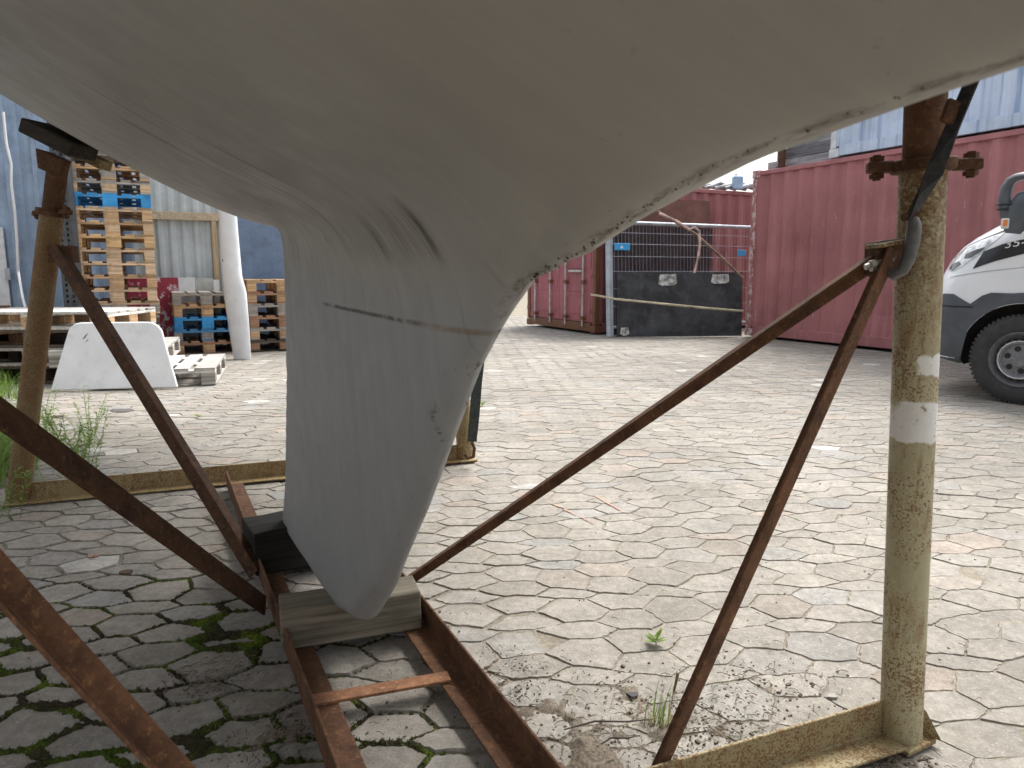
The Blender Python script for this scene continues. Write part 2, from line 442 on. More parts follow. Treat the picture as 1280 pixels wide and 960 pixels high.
def surface_nets(lo, hi, h):
    ax = [np.arange(lo[i], hi[i]+h, h) for i in range(3)]
    val = field(ax[0][:, None, None], ax[1][None, :, None], ax[2][None, None, :])
    nx, ny, nz = val.shape; sg = val < 0
    cnt = np.zeros((nx-1, ny-1, nz-1)); P = np.zeros((nx-1, ny-1, nz-1, 3))
    cor = [(a, b, c) for a in (0, 1) for b in (0, 1) for c in (0, 1)]
    sl = lambda c: val[c[0]:nx-1+c[0], c[1]:ny-1+c[1], c[2]:nz-1+c[2]]
    for a in cor:
        for d in range(3):
            if a[d]: continue
            b = list(a); b[d] = 1
            va, vb = sl(a), sl(b); cr = (va < 0) != (vb < 0)
            t = np.where(cr, va/np.where(va-vb == 0, 1, va-vb), 0)
            cnt += cr
            for e in range(3): P[..., e] += np.where(cr, a[e]+(t if e == d else 0), 0)
    act = cnt > 0; ids = -np.ones(act.shape, int); ids[act] = np.arange(act.sum())
    ii = np.argwhere(act); pos = P[act]/cnt[act][:, None]
    pos = (ii+pos)*h+np.array(lo)
    Q = []
    for d in range(3):
        e, f2 = [(1, 2), (2, 0), (0, 1)][d]
        s0 = [slice(1, -1)]*3; s1 = [slice(1, -1)]*3
        s0[d] = slice(0, -1); s1[d] = slice(1, None)
        a, b = sg[tuple(s0)], sg[tuple(s1)]
        for flip, msk in ((False, a & ~b), (True, ~a & b)):
            w = np.argwhere(msk); 
            off = np.ones(3, int); off[d] = 0
            w = w+off
            def g_(de, df):
                q = w.copy(); q[:, e] -= de; q[:, f2] -= df
                return ids[q[:, 0], q[:, 1], q[:, 2]]
            quad = np.stack([g_(1, 1), g_(0, 1), g_(0, 0), g_(1, 0)], 1)
            if flip: quad = quad[:, ::-1]
            Q.append(quad)
    return pos, np.concatenate(Q)
def grad(p, e=.004):
    f = lambda q: field(q[:, 0], q[:, 1], q[:, 2])
    g = np.stack([f(p+np.eye(3)[i]*e)-f(p-np.eye(3)[i]*e) for i in range(3)], 1)
    return g/(2*e)
def mat_hull():
    m, nt, b = newmat('antifouling_grey'); n = N(nt); v = n.coord()
    x, y, z = n.sep(v)[0:3]
    big = n.noise(v, 1.3, 4, .6)
    c = n.mix(n.ramp(big, .3, .7), (.325,.314,.290), (.365,.353,.328))
    kz = n.ramp(z, .93, 1.12, 1, 0)
    c = n.mix(n.math('MULTIPLY', kz, .75), c, (.290,.308,.330))  # keel mixed cooler and bluer: sky light on its side put into the colour
    # brush marks and runs across the hull (constant station)
    st = n.noise(n.mapping(v, (26, 1.1, 1.1)), 1.0, 5, .65)
    c = n.mix(1.0, c, n.ramp(st, .3, .72, .955, 1.03), 'MULTIPLY')
    st2 = n.noise(n.mapping(v, (60, 1.6, 1.6)), 1.0, 4, .6)
    msk = n.math('MULTIPLY', n.ramp(st2, .56, .67), n.ramp(n.noise(v, 1.9, 3, .6), .42, .58))
    aft = n.math('MULTIPLY', n.ramp(x, .95, .4, 0, 1), n.ramp(z, .95, 1.2, .12, 1))
    c = n.mix(n.math('MULTIPLY', msk, n.math('MULTIPLY', aft, .85)), c, (.13,.13,.10))
    sp = n.noise(v, 55, 4, .7)
    c = n.mix(n.ramp(sp, .66, .74, 0, .55), c, (.12,.11,.09))
    # mould runs where water hangs at the root of the keel
    runs = n.noise(n.mapping(v, (170, 5, 6)), 1.0, 5, .7)
    for s0, w0, amt in ((.83, .045, 1.0), (.62, .04, .9), (.73, .12, .45), (.5, .22, .3)):
        gs = n.ramp(n.math('ABSOLUTE', n.math('SUBTRACT', x, s0)), 0, w0, 1, 0)
        gz = n.ramp(n.math('ABSOLUTE', n.math('SUBTRACT', z, 1.11)), .012, .06, 1, 0)
        k = n.math('MULTIPLY', n.math('MULTIPLY', gs, gz), n.ramp(runs, .38, .58, 0, amt))
        c = n.mix(k, c, (.055,.062,.036))
    drip = n.noise(n.mapping(v, (70, 8, 1.3)), 1.0, 4, .6)
    kd2 = n.math('MULTIPLY', n.ramp(drip, .60, .70, 0, .45), n.math('MULTIPLY', n.ramp(z, 1.1, 1.0), n.ramp(z, .75, .95)))
    c = n.mix(kd2, c, (.17,.165,.14))
    # the joint between ballast keel and hull, rust bleeding at its forward end
    wob = n.math('MULTIPLY', n.math('SUBTRACT', n.noise(v, 9, 4, .7), .5), .009)
    zj = n.math('ADD', n.math('SUBTRACT', z, n.math('SUBTRACT', .977, n.math('MULTIPLY', x, .022))), wob)
    line = n.ramp(n.math('ABSOLUTE', zj), .0012, .0065, 1, 0)
    brk = n.ramp(n.noise(v, 7, 5, .7), .36, .52)
    on = n.math('MULTIPLY', n.ramp(x, .08, .14), n.math('MULTIPLY', line, brk))
    c = n.mix(n.math('MULTIPLY', on, n.ramp(x, .62, .74, .9, .25)), c, (.045,.042,.03))
    rl = n.math('MULTIPLY', n.ramp(n.math('ABSOLUTE', zj), .001, .009, 1, 0), n.ramp(x, .66, .76))
    c = n.mix(n.math('MULTIPLY', rl, n.ramp(n.noise(v, 30, 4, .7), .35, .6, .1, .65)), c, (.23,.155,.075))
    # rubbed, dirt stained ridge of the stem
    rg = n.math('MULTIPLY', n.ramp(n.math('ABSOLUTE', y), .004, .02, 1, 0), n.math('MULTIPLY', n.ramp(x, .85, 1.0), n.ramp(n.noise(n.mapping(v, (22, 60, 60)), 1.0, 5, .75), .44, .60)))
    c = n.mix(n.math('MULTIPLY', rg, .8), c, (.075,.062,.045))
    # chipped leading edge, brown showing through
    le = n.math('SUBTRACT', x, n.math('ADD', .055, n.math('MULTIPLY', z, .85)))
    ch = n.math('MULTIPLY', n.ramp(le, -.085, -.01), n.ramp(n.noise(v, 24, 6, .75), .60, .66))
    ch = n.math('MULTIPLY', ch, n.math('MULTIPLY', n.ramp(z, .3, .8), n.ramp(z, 1.05, .95)))
    c = n.mix(n.math('MULTIPLY', ch, .85), c, (.085,.045,.035))
    nt.links.new(c, b.inputs['Base Color'])
    n.set(b.inputs['Roughness'], n.ramp(n.noise(v, 12, 3, .6), .3, .7, .45, .62)); b.inputs['Specular IOR Level'].default_value = .35
    hh = n.math('ADD', n.math('MULTIPLY', st2, .06), n.math('ADD', n.math('MULTIPLY', sp, .25), n.math('MULTIPLY', on, -1.2)))
    nt.links.new(n.bump(hh, .2, .003), b.inputs['Normal'])
    return m
def make_boat():
    root = thing('sailboat', BO, 'grey hulled sailing boat standing on its keel in a rusty cradle, seen from below', 'boat', rz=math.atan2(BU.y, BU.x))
    pos, quads = surface_nets((-4.15, -1.75, .02), (4.95, 1.75, 2.7), .0235)
    for _ in range(4):
        f = field(pos[:, 0], pos[:, 1], pos[:, 2]); g_ = grad(pos); l2 = (g_**2).sum(1)
        stp = (f/np.maximum(l2, .05))[:, None]*g_
        nl = np.linalg.norm(stp, axis=1, keepdims=True); stp *= np.minimum(1, .012/np.maximum(nl, 1e-9))
        pos -= stp
    me = bpy.data.meshes.new('tmp')
    # object frame: x forward, y to the left of forward (= -o), z up
    me.from_pydata([(p[0], -p[1], p[2]) for p in pos], [], [tuple(q[::-1]) for q in quads.tolist()])
    bm = bmesh.new(); bm.from_mesh(me); bpy.data.meshes.remove(me)
    bmesh.ops.recalc_face_normals(bm, faces=bm.faces)
    bmesh.ops.bisect_plane(bm, geom=bm.verts[:]+bm.edges[:]+bm.faces[:], plane_co=(0, 0, .965), plane_no=(.022, 0, 1), dist=1e-5)
    mat = mat_hull()
    for nm, up in (('hull', True), ('keel', False)):
        b2 = bm.copy()
        kill = [f for f in b2.faces if ((f.calc_center_median().z-.965+.022*f.calc_center_median().x) > 0) != up]
        bmesh.ops.delete(b2, geom=kill, context='FACES')
        m2 = bpy.data.meshes.new(nm); b2.to_mesh(m2); b2.free()
        m2.materials.append(mat)
        for p in m2.polygons: p.use_smooth = True
        q = np.array([v.co[:] for v in m2.vertices]); q[:, 1] *= -1
        g_ = grad(q, .012); g_[:, 1] *= -1; g_ /= np.linalg.norm(g_, axis=1, keepdims=True)
        m2.normals_split_custom_set_from_vertices([tuple(v) for v in g_])
        o = bpy.data.objects.new(nm, m2); C.objects.link(o); o.parent = root
    bm.free()
    # shell and weed growth left along the stem
    gr = MB()
    for _ in range(120):
        q_ = 0; s = random.uniform(.98, 2.1) if random.random() < .5 else random.uniform(1.0, 1.45)
        oo = random.gauss(.004, .004); zs = np.linspace(.3, 1.5, 2400)
        fv = field(np.full(zs.shape, s), np.full(zs.shape, oo), zs)
        if not (fv < 0).any(): continue
        q = np.array([[s, oo, zs[np.argmax(fv < 0)]]])
        p = Vector((q[0, 0], -q[0, 1], q[0, 2])); nn = Vector(grad(q)[0]); nn.y *= -1; nn.normalize()
        r = random.uniform(.0008, .002)*(1.7 if random.random() < .07 and s < 1.3 else 1)*(1 if s < 1.25 else .75)
        a = nn.orthogonal().normalized(); b_ = nn.cross(a)
        k = 5; ring = [p-nn*.001+(a*math.cos(6.28*i/k)+b_*math.sin(6.28*i/k))*r*random.uniform(.7, 1.4) for i in range(k)]
        tip = p+nn*r*random.uniform(.5, 1.5)
        gr.add(ring+[tip], [(i, (i+1) % k, k) for i in range(k)])
    o = gr.build('dried_growth', mat_soil('dried_growth', (.03,.026,.018), (.085,.07,.045), 200), root, local=True); tag(o, kind='stuff')
    return root
make_boat()
# ================================================================== CRADLE
RUST = m_rust('rusty_steel'); RUSTD = m_rust('dark_rusty_steel', tone=.8)
PAINT = (.44,.405,.26)
YEL = m_rust('flaking_yellow_paint', (.34,.29,.16), .55); YELB = m_rust('worn_yellow_paint', (.36,.29,.15), .5)
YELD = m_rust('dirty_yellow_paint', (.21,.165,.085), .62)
def mat_post_bands(z0a, z0b, z1a, z1b):
    m = m_rust('banded_yellow_paint', PAINT, .34); nt = m.node_tree; n = N(nt); b = nt.nodes['Principled BSDF']
    v = n.coord(); x, y, z = n.sep(v)[0:3]
    wob = n.math('MULTIPLY', n.math('SUBTRACT', n.noise(v, 16, 4, .6), .5), .05)
    zz = n.math('ADD', z, wob); tot = None
    ang = n.math('ADD', x, n.math('MULTIPLY', n.math('SUBTRACT', n.noise(v, 30, 3, .6), .5), .035))
    zc = z
    for a, c, xm in ((z0a, z0b, AX-.024), (z1a, z1b, AX-.047)):
        k = n.math('MULTIPLY', n.ramp(zz, a, a+.006), n.ramp(zz, c, c-.006))
        k = n.math('MULTIPLY', k, n.ramp(ang, xm-.004, xm+.004))
        tot = k if tot is None else n.math('MAXIMUM', tot, k)
    chip = n.ramp(n.noise(v, 60, 4, .7), .6, .66, 1, .1)
    old = b.inputs['Base Color'].links[0].from_socket
    # heavier rust towards the clamp
    f = n.noise(v, 85, 5, .7)
    hi = n.math('MULTIPLY', n.ramp(z, .75, 1.3), n.ramp(f, .36, .56))
    old = n.mix(n.math('MULTIPLY', hi, .8), old, n.mix(n.ramp(f, .5, .7), (.16,.085,.03), (.085,.038,.022)))
    c = n.mix(n.math('MULTIPLY', tot, chip), old, (.72,.72,.70))
    nt.links.new(c, b.inputs['Base Color'])
    return m

pA = Vector((.885, 1.497, 0)); pB = Vector((-2.265, 3.174, 0)); pC = Vector((-.261, 3.938, 0)); pD = pA+pB-pC
tA = PY(1157, 128, 1.475); tB = PY(73, 200, 3.17)
tC = Vector((-.34, 3.86, 1.5)); tD = Vector((-1.02, .83, 1.42))
cr = thing('boat_cradle', (BO.x, BO.y, 0), 'rusty yellow steel boat cradle with four posts and angled braces standing on the pavers', 'boat cradle')
off = Vector((BO.x, BO.y, 0)); AX = pA.x-off.x-.042
LP = lambda t, w, h=None: [(0,0),(w,0),(w,t),(t,t),(t,h or w),(0,h or w)]
def ring_collar(name, p, d, r, mat, bolt_dir, parent):
    d = d.normalized(); m = MB()
    m.tube([p-d*.012, p+d*.012], r+.016, 20)
    for s in (-1, 1):
        q = p+bolt_dir*s*(r+.034)
        m.obox(q, bolt_dir*.024, d.cross(bolt_dir)*.018, d*.011)
    c = m.build(name, mat, parent, bevel=.003)
    for s in (-1, 1):
        b = MB(); q = p+bolt_dir*s*(r+.040)+d.cross(bolt_dir)*-.0
        b.tube([q-d*.026, q+d*.024], .008, 8); b.tube([q+d*.012, q+d*.021], .0135, 6); b.tube([q-d*.022, q-d*.013], .0135, 6)
        b.build('bolt', mat, c)
    return c
def post(p0, p1, r, zsplit, mat, bolt_dir, ri=None):
    d = (p1-p0).normalized(); k = (zsplit-p0.z)/d.z
    s = p0+d*k
    m = MB(); m.tube([p0+d*.012, p0.lerp(s, .25), p0.lerp(s, .5), p0.lerp(s, .75), s], r, 28); o = m.build('post', mat, cr, smooth=True)
    m = MB(); m.tube([s-d*.05, p1], ri or r*.86, 24); m.build('inner_post', RUSTD if p0.x < 0 else RUST, cr, smooth=True)
    ring_collar('collar', s, d, r, RUSTD, bolt_dir, cr)
    return s, d
u2 = BU; n2 = BN
sA, dA = post(pA, tA+(tA-pA).normalized()*.20, .0435, PY(1155, 208, 1.485).z, mat_post_bands(.835,.885,.70,.79), Vector((.96,-.28,0)).normalized(), .038)
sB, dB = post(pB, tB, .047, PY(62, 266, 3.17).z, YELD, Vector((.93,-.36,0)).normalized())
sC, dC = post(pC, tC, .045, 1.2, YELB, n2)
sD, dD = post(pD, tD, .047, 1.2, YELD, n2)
# feet: triangular gusset plates at the post bottoms
for p in (pA, pB, pC, pD):
    m = MB(); m.obox(p+Vector((0,0,.008)), u2*.052, n2*.05, Vector((0,0,.006))); m.build('foot_plate', YEL, cr, bevel=.002)
# cross beams: angle iron, web away from the camera, flange towards it
def beam(a, b, mat, w=.088, t=.007, flip=1, name='cross_beam', ext=.0):
    d = (b-a).normalized(); a = a-d*ext; b = b+d*ext
    m = MB(); m.sweep(a+Vector((0,0,.012)), b+Vector((0,0,.012)), [(flip*x, y) for x, y in LP(t, .07, w)], segs=6)
    return m.build(name, mat, cr, bevel=.0015)
dDA = (pA-pD).normalized(); dBC = (pC-pB).normalized()
pk = lambda p, d, k: p+d*k
# web plane passes just behind the posts; right of travel (D->A) is towards the camera
beam(pD+n2*0, Vector((.842,1.502,0)), YEL, w=.083, flip=1)
beam(pB+dBC*.0-u2*.0, pC, YELB, w=.085, flip=1, ext=.04)
m = MB(); m.prism([pA+Vector((.046,-.01,.014)), pA+Vector((.075,-.03,.014)), pA+Vector((.046,-.01,.075))], (0,.008,0)); m.build('gusset', YEL, cr)
# rails
L0, L1 = G(283,598,.07), G(415,960,.07); R0, R1 = G(505,742,.07), G(690,960,.07)
def rail(a, b, ext0, ext1, flip, mat):
    d = (b-a); d.z = 0; d.normalize(); a = Vector((a.x, a.y, .026))-d*ext0; b = Vector((b.x, b.y, .026))+d*ext1
    m = MB(); m.sweep(a, b, [(flip*x, y) for x, y in LP(.007, .075, .075)], segs=8); return m.build('rail', mat, cr, bevel=.0015)
rail(L0, L1, 0.03, .35, -1, RUST)
rail(G(283,598,.07)+n2*.415, R1, .0, .35, 1, RUST)
m = MB(); a = G(402,878,.03); b = G(552,851,.03); dd = (b-a).normalized()
m.sweep(a-dd*.03+Vector((0,0,.008)), b+dd*.02+Vector((0,0,.008)), [(-.022,-.004),(.022,-.004),(.022,.004),(-.022,.004)]); m.build('flat_bar', m_rust('pinkish_rusty_steel', tone=2.1), cr, bevel=.001)
# braces
def brace(p, q, w, t, mat, up=(0,0,1), kind='L', name='brace', roll=0.0):
    prof = LP(t, w) if kind == 'L' else [(-t/2,-w/2),(t/2,-w/2),(t/2,w/2),(-t/2,w/2)]
    if kind == 'L': prof = [(x-w*.35, y-w*.35) for x, y in prof]
    c_, s_ = math.cos(roll), math.sin(roll); prof = [(x*c_-y*s_, x*s_+y*c_) for x, y in prof]
    m = MB(); m.sweep(p, q, prof, up=up, segs=10); return m.build(name, mat, cr, bevel=.0012)
def tubebrace(p, q, r, mat):
    m = MB(); k = 8; m.tube([p.lerp(q, i/k) for i in range(k+1)], r, 10); return m.build('brace', mat, cr, smooth=True)
bA = PY(1112, 312, 1.555)
qA = G(512, 724, .055)
brace(PY(1096,322,1.445), qA, .034, .005, RUST, roll=R(200))
eA = PY(793, 1026, 1.31)
brace(PY(1113,312,1.405), eA, .034, .005, RUST, roll=R(20))
# bracket on post A
m = MB(); m.obox(PY(1108,322,1.440), Vector((.030,.0,.004)), Vector((.0,.03,0)), Vector((-.002,0,.034)))
bk = m.build('brace_bracket', RUSTD, cr, bevel=.003)
m = MB(); m.obox(PY(1112,304,1.425), Vector((.034,.006,.006)), Vector((0,.036,0)), Vector((0,0,.004))); m.build('bracket_plate', YELB, bk, bevel=.001)
m = MB(); c_ = PY(1096,330,1.400); m.tube([c_-Vector((.022,.0,.006)), c_+Vector((.03,.0,.01))], .006, 8); m.tube([c_-Vector((.012,0,.004)), c_-Vector((.003,0,.002))], .012, 6); m.build('bolt', m_plain('bare_steel', (.45,.44,.42), .4, metal=.7), bk)
m = MB(); m.obox(PY(1126,330,1.460), Vector((.012,0,0)), Vector((0,.02,0)), Vector((0,0,.024))); m.build('bracket_lug', RUSTD, bk, bevel=.003)
# braces of post B
bB = PY(72, 312, 3.06)
brace(PY(70,309,3.07), G(322,716,.06), .043, .006, m_rust('grey_brown_steel', tone=.62), roll=R(205))
brace(PY(80,322,3.10), G(243,596,.09), .030, .006, RUSTD, roll=R(190))
m = MB(); m.obox(PY(79,318,3.1), Vector((.05,.0,.0)), Vector((0,.03,0)), Vector((0,0,.035))); m.build('brace_bracket', RUSTD, cr, bevel=.003)
# braces of the fourth post, whose upper end is out of frame
def through(px, py, a, b0, zlo, zhi):     # height of the far end so that the brace passes the given sight line
    best = None
    for i in range(400):
        z = zlo+(zhi-zlo)*i/399; b = Vector((b0.x, b0.y, z)); e = 9
        for k in range(200):
            p = a.lerp(b, k/199); q = p-Vector((0,0,CAMH))
            dep = q.y*math.cos(PITCH)-q.z*math.sin(PITCH)
            if dep < .2: continue
            X = 640+FPX*q.x/dep; Y = 480-FPX*(q.y*math.sin(PITCH)+q.z*math.cos(PITCH))/dep
            e = min(e, math.hypot(X-px, Y-py)/100)
        if best is None or e < best[0]: best = (e, z)
    print('through', px, py, best); return best[1]
e1 = G(331, 757, .06); d0 = pD+Vector((.02,.03,0))
brace(Vector((d0.x, d0.y, through(0, 516, e1, d0, .5, 1.4))), e1, .060, .008, m_rust('red_brown_steel', tone=.85), kind='F', roll=R(20))
e2 = PY(262, 1020, .99)
brace(Vector((d0.x, d0.y, through(0, 700, e2, d0, .4, 1.4))), e2, .042, .006, m_rust('red_rusty_angle', tone=1.3), roll=R(20))
# support pads at the post heads
DARKW = m_wood('dark_tarry_timber', (.026,.022,.018), axis=0, amt=.6)
m = MB(); a = PY(42,159,3.14); b = PY(106,191,3.08); dd = (b-a).normalized()
pad_c = a.lerp(b, .5); 
m.obox(pad_c, dd*(b-a).length*.5, dd.cross(Vector((0,0,1))).normalized()*.07, dd.cross(Vector((0,0,1))).cross(dd).normalized()*.030)
m.build('support_pad', DARKW, cr, bevel=.006)
m = MB(); m.prism([PY(63,190,3.2), PY(90,202,3.2), PY(84,222,3.2), PY(66,214,3.2)], (0,-.1,0)); m.build('pad_bracket', RUSTD, cr, bevel=.002)
m = MB(); m.obox(PY(116,199,3.25), Vector((.055,0,-.028)), Vector((0,.05,0)), Vector((.006,0,.02))); m.build('pad_wedge', m_wood('yellowish_wood', (.26,.19,.10), axis=0), cr, bevel=.004)
for t, dd_ in ((tA+dA*.19, n2), (tC, n2), (tD, n2)):
    sgn = 1 if t.x > -.5 else -1
    ax_ = (n2*sgn*.16+Vector((0,0,.08)))
    m = MB(); m.obox(t+Vector((0,0,.02)), ax_, u2*.08, ax_.cross(u2).normalized()*.03); m.build('support_pad', DARKW, cr, bevel=.006)

# ------------------------------------------------------------------ timber blocks under the keel
TIM = m_wood('weathered_timber', (.245,.215,.165), axis=0, var=.28, dirt=(.10,.09,.06), amt=.5)
def timber(p0, p1, h, dep, mat, label, z0):
    d = (p1-p0); d.z = 0; L = d.length
    me = bpy.data.meshes.new('timber_block'); bm = bmesh.new()
    bmesh.ops.create_cube(bm, size=1)
    for v in bm.verts: v.co = Vector(((v.co.x+.5)*L, (v.co.y+.5)*dep, (v.co.z+.5)*h))
    bmesh.ops.subdivide_edges(bm, edges=bm.edges[:], cuts=7, use_grid_fill=True)
    for v in bm.verts:
        v.co += Vector((mn.noise(v.co*9), mn.noise(v.co*9+Vector((5,0,0))), mn.noise(v.co*9+Vector((0,7,0)))))*.004
    bm.to_mesh(me); bm.free(); me.materials.append(mat)
    o = bpy.data.objects.new('timber_block', me); C.objects.link(o); o.location = (p0.x, p0.y, z0); o.rotation_euler = (0, 0, math.atan2(d.y, d.x))
    b = o.modifiers.new('Bevel', 'BEVEL'); b.width = .005; b.segments = 2; b.limit_method = 'ANGLE'; b.angle_limit = R(50)
    return tag(o, label, 'timber block')
timber(G(352,815,.036), G(527,786,.036), .112, .125, TIM, 'pale weathered timber block across the rails under the front tip of the keel', .036)
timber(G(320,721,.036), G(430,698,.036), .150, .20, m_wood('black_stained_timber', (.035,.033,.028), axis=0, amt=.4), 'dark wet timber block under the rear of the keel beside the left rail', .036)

# ------------------------------------------------------------------ lashing strap with hook on the right post
WEB = m_plain('black_webbing', (.030,.030,.032), .8, .3, 60, bump=.6, bscale=250)
st = thing('lashing_strap', PY(1128,345,1.395), 'black webbing strap with grey hook caught on the right post bracket', 'strap', 'lashing straps')
def ribbon(pts, widths, t, side):
    m = MB(); vs = []
    for i, p in enumerate(pts):
        p = Vector(p); d = (Vector(pts[min(i+1, len(pts)-1)])-Vector(pts[max(i-1, 0)])).normalized()
        s_ = Vector(side[i] if isinstance(side, list) else side); s_ = (s_-d*s_.dot(d)).normalized(); nn = d.cross(s_)
        w = widths[i]/2
        vs += [p-s_*w-nn*t, p+s_*w-nn*t, p+s_*w+nn*t, p-s_*w+nn*t]
    fs = []
    for i in range(len(pts)-1):
        o = i*4
        for k in range(4): fs.append((o+k, o+(k+1) % 4, o+4+(k+1) % 4, o+4+k))
    fs += [(3,2,1,0), tuple(range(len(vs)-4, len(vs)))]
    m.add(vs, fs); return m
p0 = PY(1137,276,1.375); p1 = PY(1168,215,1.365); p2 = PY(1190,160,1.365); p3 = PY(1212,108,1.365); p4 = PY(1240,42,1.375)
ribbon([p0, p0.lerp(p1,.5), p1, p2, p3, p4], [.020,.026,.030,.026,.026,.026], .0022, [(.7,.7,0),(.9,.45,0),(.9,-.35,0),(.55,-.8,0),(.5,-.85,0),(.5,-.85,0)]).build('webbing', WEB, st)
ribbon([PY(1133,272,1.390), PY(1152,232,1.385), PY(1178,196,1.380), PY(1189,164,1.375), PY(1196,140,1.375)], [.016,.022,.026,.024,.020], .0022, [(.5,.85,0)]*2+[(.9,.4,0)]*3).build('webbing', m_plain('grey_webbing', (.085,.083,.078), .85, .3, 60, bump=.6, bscale=250), st)
m = MB(); m.obox(PY(1188,140,1.367), Vector((.006,.0,.02)), Vector((0,.006,0)), Vector((.012,0,-.005))); m.build('buckle', RUSTD, st, bevel=.003)
hk = [PY(1140,268,1.380), PY(1143,282,1.375), PY(1141,300,1.373), PY(1136,322,1.375), PY(1128,338,1.380), PY(1117,344,1.390), PY(1108,338,1.405), PY(1104,322,1.425)]
m = MB(); m.tube(hk, [.0085,.0125,.013,.0125,.0115,.0105,.009,.006], 12); m.build('hook', m_plain('grey_painted_hook', (.115,.118,.12), .5, .2, 30), st, smooth=True)
m = MB(); m.tube([PY(1128,272,1.375), PY(1146,268,1.375)], .007, 8); m.build('hook_eye', RUSTD, st)
# strap and hook on the far post, seen past the keel
st2 = thing('lashing_strap', PY(592,570,3.83), 'dark green strap ending in a hook at the far post behind the keel', 'strap', 'lashing straps')
ribbon([PY(590,552,3.83), PY(593,520,3.83), PY(596,480,3.83), PY(603,420,3.83), PY(612,330,3.83)], [.05,.055,.055,.05,.05], .003, (1,.2,0)).build('webbing', m_plain('dark_green_webbing', (.035,.045,.04), .8, .3, 60), st2)
m = MB(); m.tube([PY(590,553,3.82), PY(593,560,3.8), PY(592,571,3.8), PY(585,573,3.8), PY(581,568,3.8)], .009, 8); m.build('hook', RUSTD, st2, smooth=True)
# ================================================================== CONTAINERS
def mat_container(name, col, scr=(.55,.42,.42), rust=.35, streak=None, chip=0):
    m, nt, b = newmat(name); n = N(nt); v = n.coord()
    big = n.noise(v, 1.1, 5, .65)
    c = n.mix(1.0, col, n.ramp(big, .3, .7, .82, 1.14), 'MULTIPLY')
    fade = n.noise(n.mapping(v, (5, 5, .5)), 1.0, 4, .6)
    c = n.mix(n.ramp(fade, .48, .72, 0, .28), c, tuple(min(1, x*1.5+.05) for x in col))
    sc = n.noise(n.mapping(v, (18, 18, 3.2)), 1.0, 6, .75)
    c = n.mix(n.math('MULTIPLY', n.ramp(sc, .63, .66), n.ramp(n.noise(v, 1.7, 3, .6), .42, .56, 0, .85)), c, scr)
    if chip: c = n.mix(n.ramp(n.noise(n.mapping(v, (16, 16, 8)), 1.0, 6, .75), .50, .53, 0, .9), c, scr)
    ru = n.noise(n.mapping(v, (7, 7, 2.2)), 1.0, 7, .72)
    c = n.mix(n.ramp(ru, .60, .70, 0, rust), c, (.10,.038,.026))
    if streak:
        s_ = n.noise(n.mapping(v, (11, 11, .12)), 1.0, 3, .6)
        c = n.mix(n.ramp(s_, .5, .68, 0, .75), c, streak)
    nt.links.new(c, b.inputs['Base Color']); b.inputs['Roughness'].default_value = .55; b.inputs['Specular IOR Level'].default_value = .35
    nt.links.new(n.bump(n.noise(v, 30, 4, .6), .12), b.inputs['Normal'])
    return m
def corr_sheet(m, o, ux, uy, L, z0, z1, pitch=.275, dep=.036, dents=0.0):
    """trapezoid corrugation along ux, depth along uy (inwards)"""
    xs = []; x = 0.0; k = 0
    while x < L:
        for fx, d in ((0, 0), (.26, 0), (.5, 1), (.76, 1)):
            if x+fx*pitch < L: xs.append((x+fx*pitch, d*dep))
        x += pitch
    xs.append((L, 0)); nz = 9
    V = []; F = []
    for i, (a, d) in enumerate(xs):
        for j in range(nz):
            z = z0+(z1-z0)*j/(nz-1); e = d
            if dents and 0 < j < nz-1: e += dents*max(0, mn.noise((a*1.3, z*1.6, 4.4))-.1)
            V.append(o+ux*a+uy*e+Vector((0,0,z)))
    for i in range(len(xs)-1):
        for j in range(nz-1):
            F.append((i*nz+j, (i+1)*nz+j, (i+1)*nz+j+1, i*nz+j+1))
    m.add(V, F)
